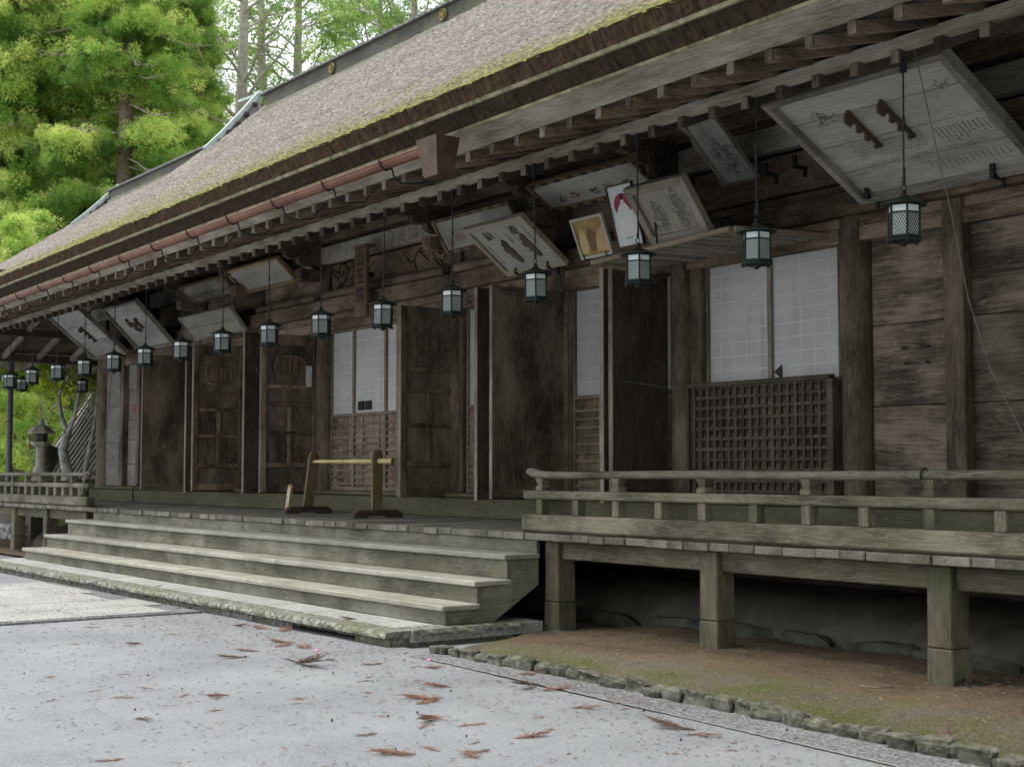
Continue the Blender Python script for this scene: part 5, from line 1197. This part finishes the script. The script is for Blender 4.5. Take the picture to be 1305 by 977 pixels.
def cloud_mesh(name, V, tn, mat):
    me = bpy.data.meshes.new(name); n = len(V) // 3
    me.vertices.add(len(V)); me.vertices.foreach_set('co', V.astype(np.float32).ravel()); me.loops.add(3 * n); me.loops.foreach_set('vertex_index', np.arange(3 * n, dtype=np.int32))
    me.polygons.add(n); me.polygons.foreach_set('loop_start', np.arange(0, 3 * n, 3, dtype=np.int32)); me.update(calc_edges=True)
    at_ = me.attributes.new('tone', 'FLOAT', 'FACE'); at_.data.foreach_set('value', tn.astype(np.float32)); me.materials.append(mat); me.validate(); return me
def limb(mb, p, d, l, r, rr, droop=.0, n=6, curl=.15):
    pts = [Vector(p)]; d = Vector(d).normalized()
    for i in range(n): d = (d + Vector((rr.uniform(-1, 1), rr.uniform(-1, 1), rr.uniform(-1, 1))) * curl + Vector((0, 0, -droop))).normalized(); pts.append(pts[-1] + d * l / n)
    mb.tube(pts, [r * (1 - .8 * i / n) for i in range(n + 1)], 6, caps=False); return pts
def cedar_meshes(seed, h, rc, zlow, ntuft, bark, droopy=.06, ts=(.32, .7), ntri=46, leafmat=None, tonebase=.5, bare=0):
    rr = random.Random(seed); tr = MB(); mb = MB(); tips = []
    tr.tube([(0, 0, -.4), (0, 0, 1), (.1, .05, h * .4), (0, 0, h * .75), (0, 0, h)], [h * .018, h * .013, h * .010, h * .005, .03], 12)
    nb = int(h * 3.2)
    for i in range(nb):
        z = zlow + (h - zlow) * (i + rr.random()) / nb; q = (z - zlow) / (h - zlow); Lb = rc * (1.05 - q) ** .75 * rr.uniform(.75, 1.1); a = rr.uniform(0, 6.28)
        pts = limb(mb, (0, 0, z), (math.cos(a), math.sin(a), .25), Lb, .07 * (1.2 - q), rr, .08, 7, .12)
        tips += [(p, q, k / 7) for k, p in enumerate(pts) if k >= 2]
        for s_ in range(3):
            p = pts[rr.randint(2, 5)]; aa = a + rr.choice([-1, 1]) * rr.uniform(.5, 1.0); p2 = limb(mb, p, (math.cos(aa), math.sin(aa), .1), Lb * .4, .03, rr, .12, 5, .15); tips += [(p_, q, .7) for p_ in p2[1:]]
    for i in range(bare):
        z = zlow + (h * .75 - zlow) * rr.random(); q = (z - zlow) / (h - zlow); a = rr.uniform(0, 6.28); Lb = rc * (1.25 - q * .6); pts = [Vector((0, 0, z))]; d = Vector((math.cos(a), math.sin(a), -.1)).normalized()
        for k in range(12): d = (d + Vector((rr.uniform(-.12, .12), rr.uniform(-.12, .12), -.09 + .018 * k))).normalized(); pts.append(pts[-1] + d * Lb / 11)
        mb.tube(pts, [.05 * (1 - .065 * k) for k in range(13)], 5, caps=False)
        for k in (7, 9, 10): d2 = (d + Vector((rr.uniform(-1, 1), rr.uniform(-1, 1), rr.uniform(-.5, .2)))); limb(mb, pts[k], d2, 1.2, .018, rr, .05, 5, .2)
    cent = []; tone = []; size = []
    cl = [tips[rr.randrange(len(tips))] for _ in range(max(40, ntuft // 9))]
    ctone = {}
    for i in range(ntuft):
        p, q, k = cl[rr.randrange(len(cl))] if i % 3 else tips[rr.randrange(len(tips))]; o_ = Vector((rr.gauss(0, .34), rr.gauss(0, .34), -abs(rr.gauss(0, .34)))) * (rc / 3.5)
        c = p + o_; cent.append(c); out = min(1, math.hypot(c.x, c.y) / (rc * (1.05 - q * .8) + .01))
        tone.append(tonebase + ctone.setdefault(tuple(round(v_, 2) for v_ in p), rr.gauss(0, .22)) + rr.gauss(0, .08) + .15 * (out - .5) + .5 * (c.z - p.z) + .12); size.append(rr.uniform(*ts))
    V, tn = tri_cloud(np.array([tuple(c) for c in cent]), np.array(size), np.array(tone), ntri, -droopy, seed, .42, .12)
    return tr, mb, cloud_mesh('foliage', V, tn, leafmat or M_cedar), bark
def plant(meshes, name, loc, rot, sc_, label, cat, group=None, first=[None]):
    tr, mb, fol, bark = meshes
    t = thing(name, label, cat, loc, group); t['root'] = (0., 0., 0.)
    key = id(fol)
    if key not in plant.cache:
        a = tr.build('trunk', M_trunk if bark == M_limb else bark, t); b = mb.build('limb', bark, t, recalc=False); f = bpy.data.objects.new('crown', fol); COL.objects.link(f); f.parent = t; plant.cache[key] = (a.data, b.data)
    else:
        da, db = plant.cache[key]
        for nm, d_ in (('trunk', da), ('limb', db), ('crown', fol)): o = bpy.data.objects.new(nm, d_); COL.objects.link(o); o.parent = t
    t.rotation_euler = (0, 0, rot); t.scale = (sc_,) * 3; return t
plant.cache = {}
def kx(px_): return -onY(px_, 300, 1.0).x
big = [cedar_meshes(100 + i, 34, 4.7, 3.5, 8200, M_limb, ts=(.20, .44), ntri=112, bare=34) for i in range(2)]
G = 'tall bright green cedars behind the hall'
lay = [(-10, 15.5, 1.0), (55, 17.5, .95), (112, 21, 1.0), (160, 19, .85), (205, 22.5, .78), (243, 24, .62), (30, 26, 1.1), (80, 30, 1.1), (130, 29, 1.05), (175, 31, .95), (218, 34, .8), (-40, 20, 1.0), (-60, 27, 1.1)]
desc = ['tall cedar at the far left edge of the picture', 'tall cedar with bare drooping limbs, second from the left edge', 'tall cedar above the low roof ridge, left half', 'tall cedar rising behind the middle of the low ridge', 'tall cedar rising behind the right half of the low ridge', 'tall cedar beside the gable of the high ridge', 'tall cedar in the back row near the left edge', 'tall cedar in the back row behind the left pair', 'tall cedar in the back row over the low ridge', 'tall cedar in the back row left of the gable', 'tall cedar in the back row behind the gable', 'tall cedar just outside the left edge', 'tall far cedar outside the left edge']
for i, (px_, y, s_) in enumerate(lay): plant(big[i % 2], 'cedar_tree', (-kx(px_) * y, y, bank_z(-kx(px_) * y, y)), i * 1.3, s_, desc[i], 'tree', G)
young = [cedar_meshes(200 + i, 9, 1.9, .6, 1300, M_trunk, ts=(.13, .30), ntri=90) for i in range(2)]
yl = [(-15, 12.5, .9), (22, 13.5, 1.0), (48, 15, 1.05), (5, 17, 1.2), (70, 19, 1.2), (100, 20, 1.2), (35, 21, 1.3), (120, 24, 1.5), (-20, 19, 1.3), (85, 28, 1.8), (55, 32, 1.9), (20, 30, 1.9)]
for i, (px_, y, s_) in enumerate(yl): plant(young[i % 2], 'young_cedar', (-kx(px_) * y, y, bank_z(-kx(px_) * y, y) - .1), i * 2.1, s_, 'young green cedar left of the hall, %s' % (['leftmost', 'behind the slim pole', 'behind the stone lantern', 'just behind the pole', 'behind the pale trunk', 'behind the corner column', 'between pole and lantern', 'far right', 'outer left', 'far back right', 'far back middle', 'far back left'][i]), 'tree', 'young cedars left of the hall')
# broad-leaved trees with pale limbs
def broad_meshes(seed, h, rc, nl, leafmat, bark, ts=(.25, .5), ntri=30, zl=.35):
    rr = random.Random(seed); tr = MB(); mb = MB(); tips = []
    tr.tube([(0, 0, -.3), (.1, 0, h * .2), (.3, .1, h * .45), (.2, .3, h * .7), (.1, .2, h * .92)], [h * .018, h * .014, h * .011, h * .007, .03], 10)
    for i in range(26):
        z = h * (zl + (1 - zl) * i / 26); a = rr.uniform(0, 6.28); Lb = rc * rr.uniform(.6, 1.1) * (1 - .4 * (z / h - zl)); pts = limb(mb, (.25 * z / h, .2 * z / h, z * .95), (math.cos(a), math.sin(a), .8), Lb, .10 * (1.2 - z / h) * h / 20, rr, -.02, 7, .2)
        for k in range(3):
            p = pts[rr.randint(3, 6)]; aa = a + rr.uniform(-1.2, 1.2); p2 = limb(mb, p, (math.cos(aa), math.sin(aa), .4), Lb * .5, .035 * h / 20, rr, 0, 5, .25); tips += p2[2:]
        tips += pts[5:]
    cent = []; tone = []; size = []
    for i in range(nl): p = tips[rr.randrange(len(tips))]; cent.append(tuple(p + Vector((rr.gauss(0, .4), rr.gauss(0, .4), rr.gauss(0, .3))) * rc / 4)); tone.append(rr.gauss(.5, .2)); size.append(rr.uniform(*ts))
    V, tn = tri_cloud(np.array(cent), np.array(size), np.array(tone), ntri, -.1, seed, .32, .40, True); return tr, mb, cloud_mesh('foliage', V, tn, leafmat), bark
M_palebark = simple('pale_bark', (.28, .25, .22), (.5, .46, .42), .9, 6)
br = [broad_meshes(300, 30, 5.2, 520, M_broad, M_palebark, ts=(.22, .5)), broad_meshes(301, 30, 5.8, 1700, M_broad, M_palebark, ts=(.22, .5))]
bl = [(298, 28, 1.0, 'sparse tree with pale trunk against the white sky left of the high ridge'), (332, 30, .95, 'sparse tree with pale forked limbs directly above the ridge end'), (385, 33, 1.0, 'loose leafy tree above the high ridge, right of the pale trunks'), (478, 34, .88, 'leafy tree showing over the high ridge left of the second crest'), (525, 32, .86, 'leafy tree showing over the high ridge at the top of the picture'), (575, 34, .84, 'leafy tree peeking over the ridge near the right crest')]
for i, (px_, y, s_, lb) in enumerate(bl): plant(br[0 if i < 2 else 1], 'broadleaf_tree', (-kx(px_) * y, y, bank_z(-kx(px_) * y, y)), i * 1.9, s_, lb, 'tree', 'broad-leaved trees behind the ridge')
mp = broad_meshes(400, 4.6, 1.7, 520, M_maple, M_trunkw, ts=(.12, .26), ntri=40, zl=.45)
plant(mp, 'maple_tree', (-kx(112) * 12.0, 12.0, .8), .4, .95, 'small yellow green maple beside the corner column', 'tree'); plant(mp, 'maple_tree', (-kx(62) * 14.5, 14.5, 1.0), 2.4, 1.0, 'small yellow green maple behind the hanging lanterns at left', 'tree')
for x, y, s_, lb in ((3.5, -7, .75, 'tall cedar behind the viewer at the right of the courtyard'), (9.5, -1.5, .8, 'tall cedar outside the right edge of the courtyard'), (10, 4.5, .75, 'tall cedar beyond the right end of the veranda'), (-2, -13, .8, 'tall cedar behind the viewer across the courtyard')):
    plant(big[0], 'cedar_tree', (x, y, 0), x, s_, lb, 'tree', 'tall cedars round the courtyard')
# lichen-covered forked trunk
t = thing('lichen_trunk', 'pale lichen covered forked tree trunk before the plank roof', 'tree', (-kx(88) * 11.4, 11.4, .7)); o = Vector(t['root'])
def pt(px_, py_): v = onY(px_, py_, 11.4); return v
MBt = MB(); MBt.tube([o + Vector((0, 0, -.2)), pt(86, 600), pt(80, 575), pt(86, 550)], [.16, .14, .12, .11], 10); MBt.build('trunk', M_trunkw, t)
for P_, r_ in (([(86, 552), (78, 530), (75, 505), (80, 490), (88, 478)], .07), ([(86, 552), (94, 535), (98, 515), (101, 500)], .06), ([(75, 508), (72, 490), (68, 478)], .03), ([(80, 492), (83, 480), (80, 474)], .025)):
    m_ = MB(); m_.tube([pt(*q) for q in P_], [r_ * (1 - .15 * i) for i in range(len(P_))], 8); m_.build('limb', M_trunkw, t)
# stone lantern on the bank
c = Vector((-kx(58) * 11.6, 11.6, 1.12)); t = thing('stone_lantern', 'weathered stone garden lantern with broad cap standing on the mossy bank', 'lantern', tuple(c)); M_gl = simple('lantern_stone', (.33, .31, .26), (.52, .50, .43), .9, 6, bump=.4)
m_ = MB(); m_.lathe([(.42, 0), (.42, .12), (.34, .18), (.34, .3), (.30, .36)], tuple(c), 6, smooth=False); m_.build('pedestal', M_gl, t)
m_ = MB(); m_.lathe([(.22, .36), (.13, .62), (.12, .95), (.15, 1.05)], tuple(c), 16); m_.build('shaft', M_gl, t)
m_ = MB(); m_.lathe([(.12, 1.05), (.26, 1.14), (.27, 1.2)], tuple(c), 6, smooth=False); m_.build('platform', M_gl, t)
m_ = MB(); m_.lathe([(.16, 1.2), (.17, 1.3), (.16, 1.42)], tuple(c), 6, smooth=False); m_.build('fire_box', M_stonegreen, t)
m_ = MB(); m_.lathe([(.34, 1.42), (.36, 1.46), (.2, 1.6), (.05, 1.66), (.07, 1.74), (.02, 1.82)], tuple(c), 6, smooth=False); m_.build('cap', M_gl, t)
m_ = MB(); c2_ = Vector((-kx(70) * 12.6, 12.6, 1.2)); m_.rock(tuple(c2_), (.38, .35, 1.15), 71, 3); tag(m_.build('standing_boulder', simple('mossy_rock', (.035, .04, .028), (.09, .09, .07), .9, 4, bump=.6), at=tuple(c2_)), 'dark mossy standing rock behind the stone lantern', 'rock')
# slim pole with a camera housing
c = Vector((-kx(18) * 9.95, 9.95, .6)); t = thing('slim_pole', 'slim purplish grey metal pole with a white camera housing at far left', 'pole', tuple(c))
m_ = MB(); m_.tube([c, (c.x, c.y, 4.75)], .07, 12); m_.lathe([(.085, 4.2), (.085, 4.28)], (c.x, c.y, 0), 12); m_.build('pole', M_pole, t)
m_ = MB(); q = onY(9, 482, 9.9); m_.lathe([(.02, -.16), (.08, -.13), (.11, -.04), (.12, .06), (.10, .1)], tuple(q), 14); m_.tube([(q.x, q.y, q.z + .06), (c.x, c.y, q.z + .06)], .03, 8); m_.build('camera_housing', simple('housing_grey', (.5, .52, .55), (.62, .64, .66), .4), t)
# plank roof of the low side building
t = thing('side_building', 'low side building with a steep grey board and batten roof behind the left corner', 'building', (-36, 13, .7))
e0 = Vector((-40.2, 12.5, 1.35)); sl = Vector((0, 1.7, 2.55)).normalized(); Lr = 4.4
m_ = MB(); vs = []; top = sl * Lr; xR_ = -29.4
nml = Vector((0, -sl.z, sl.y))
m_.hexa([e0, (xR_, e0.y, e0.z), Vector((xR_, e0.y, e0.z)) + top, e0 + top * 1.0, e0 + nml * .06, Vector((xR_, e0.y, e0.z)) + nml * .06, Vector((xR_, e0.y, e0.z)) + top + nml * .06, e0 + top + nml * .06], .5)
rf = m_.build('roof_boarding', wood('roof_board', 'z', (.13, .13, .12), (.25, .245, .235), (.36, .355, .345), moss=.3), t)
m_ = MB(); x = -40.15
while x < xR_: m_.bar(Vector((x, e0.y, e0.z)) + nml * .075, Vector((x, e0.y, e0.z)) + top + nml * .075, .07, .05); x += .34
m_.build('batten', W_rail('z'), rf)
MB().box(-40, -29.5, 12.9, 17, .5, 1.4).build('wall', W_wall('x'), t)
MB().box(-40, -29.5, 16.9, 17.0, .5, 5.0).build('back_wall', W_wall('x'), t)
# far pavilion with upturned eaves
t = thing('far_pavilion', 'distant pavilion with upturned grey eaves seen between eave and lanterns', 'building', (-kx(100) * 17.5, 17.5, 1.0)); o = Vector(t['root'])
m_ = MB(); n = 14; vs = []
def ev(px_, py_, y): return onY(px_, py_, y)
top_ = [ev(*q) for q in ((72, 441, 16.6), (82, 440, 16.8), (92, 436, 17.0), (104, 428, 17.2), (130, 412, 17.4))]; bot_ = [ev(*q) for q in ((76, 447, 16.6), (86, 449, 16.8), (98, 445, 17.0), (110, 437, 17.2), (135, 424, 17.4))]
bk = [Vector((p.x, p.y + 3.5, p.z + 1.2)) for p in top_]; bk2 = [Vector((p.x, p.y + 3.5, p.z + .8)) for p in bot_]
k = len(top_); m_.add(top_ + bot_ + bk + bk2, [(i, i + 1, k + i + 1, k + i) for i in range(k - 1)] + [(i, 2 * k + i, 2 * k + i + 1, i + 1) for i in range(k - 1)] + [(k + i, k + i + 1, 3 * k + i + 1, 3 * k + i) for i in range(k - 1)] + [(0, k, 3 * k, 2 * k)], .5, True); m_.build('upturned_roof', simple('grey_shingle', (.2, .2, .2), (.36, .36, .36), .8, 12), t, recalc=False)
m_ = MB(); a_, b_ = ev(64, 455, 15.8), ev(100, 457, 16.2); m_.bar(a_, b_, .5, .12); m_.build('lower_eave', W_red('x'), t)
m_ = MB(); q = ev(98, 470, 17.2); m_.box(q.x - .15, q.x + 3.5, 17.4, 17.5, .9, 4.2); m_.build('wall', W_dark('x'), t)
for px_ in (84, 100): q = ev(px_, 470, 17.0); MB().box(q.x - .12, q.x + .12, 16.9, 17.14, .9, 4.3).build('post', W_red('z'), t)
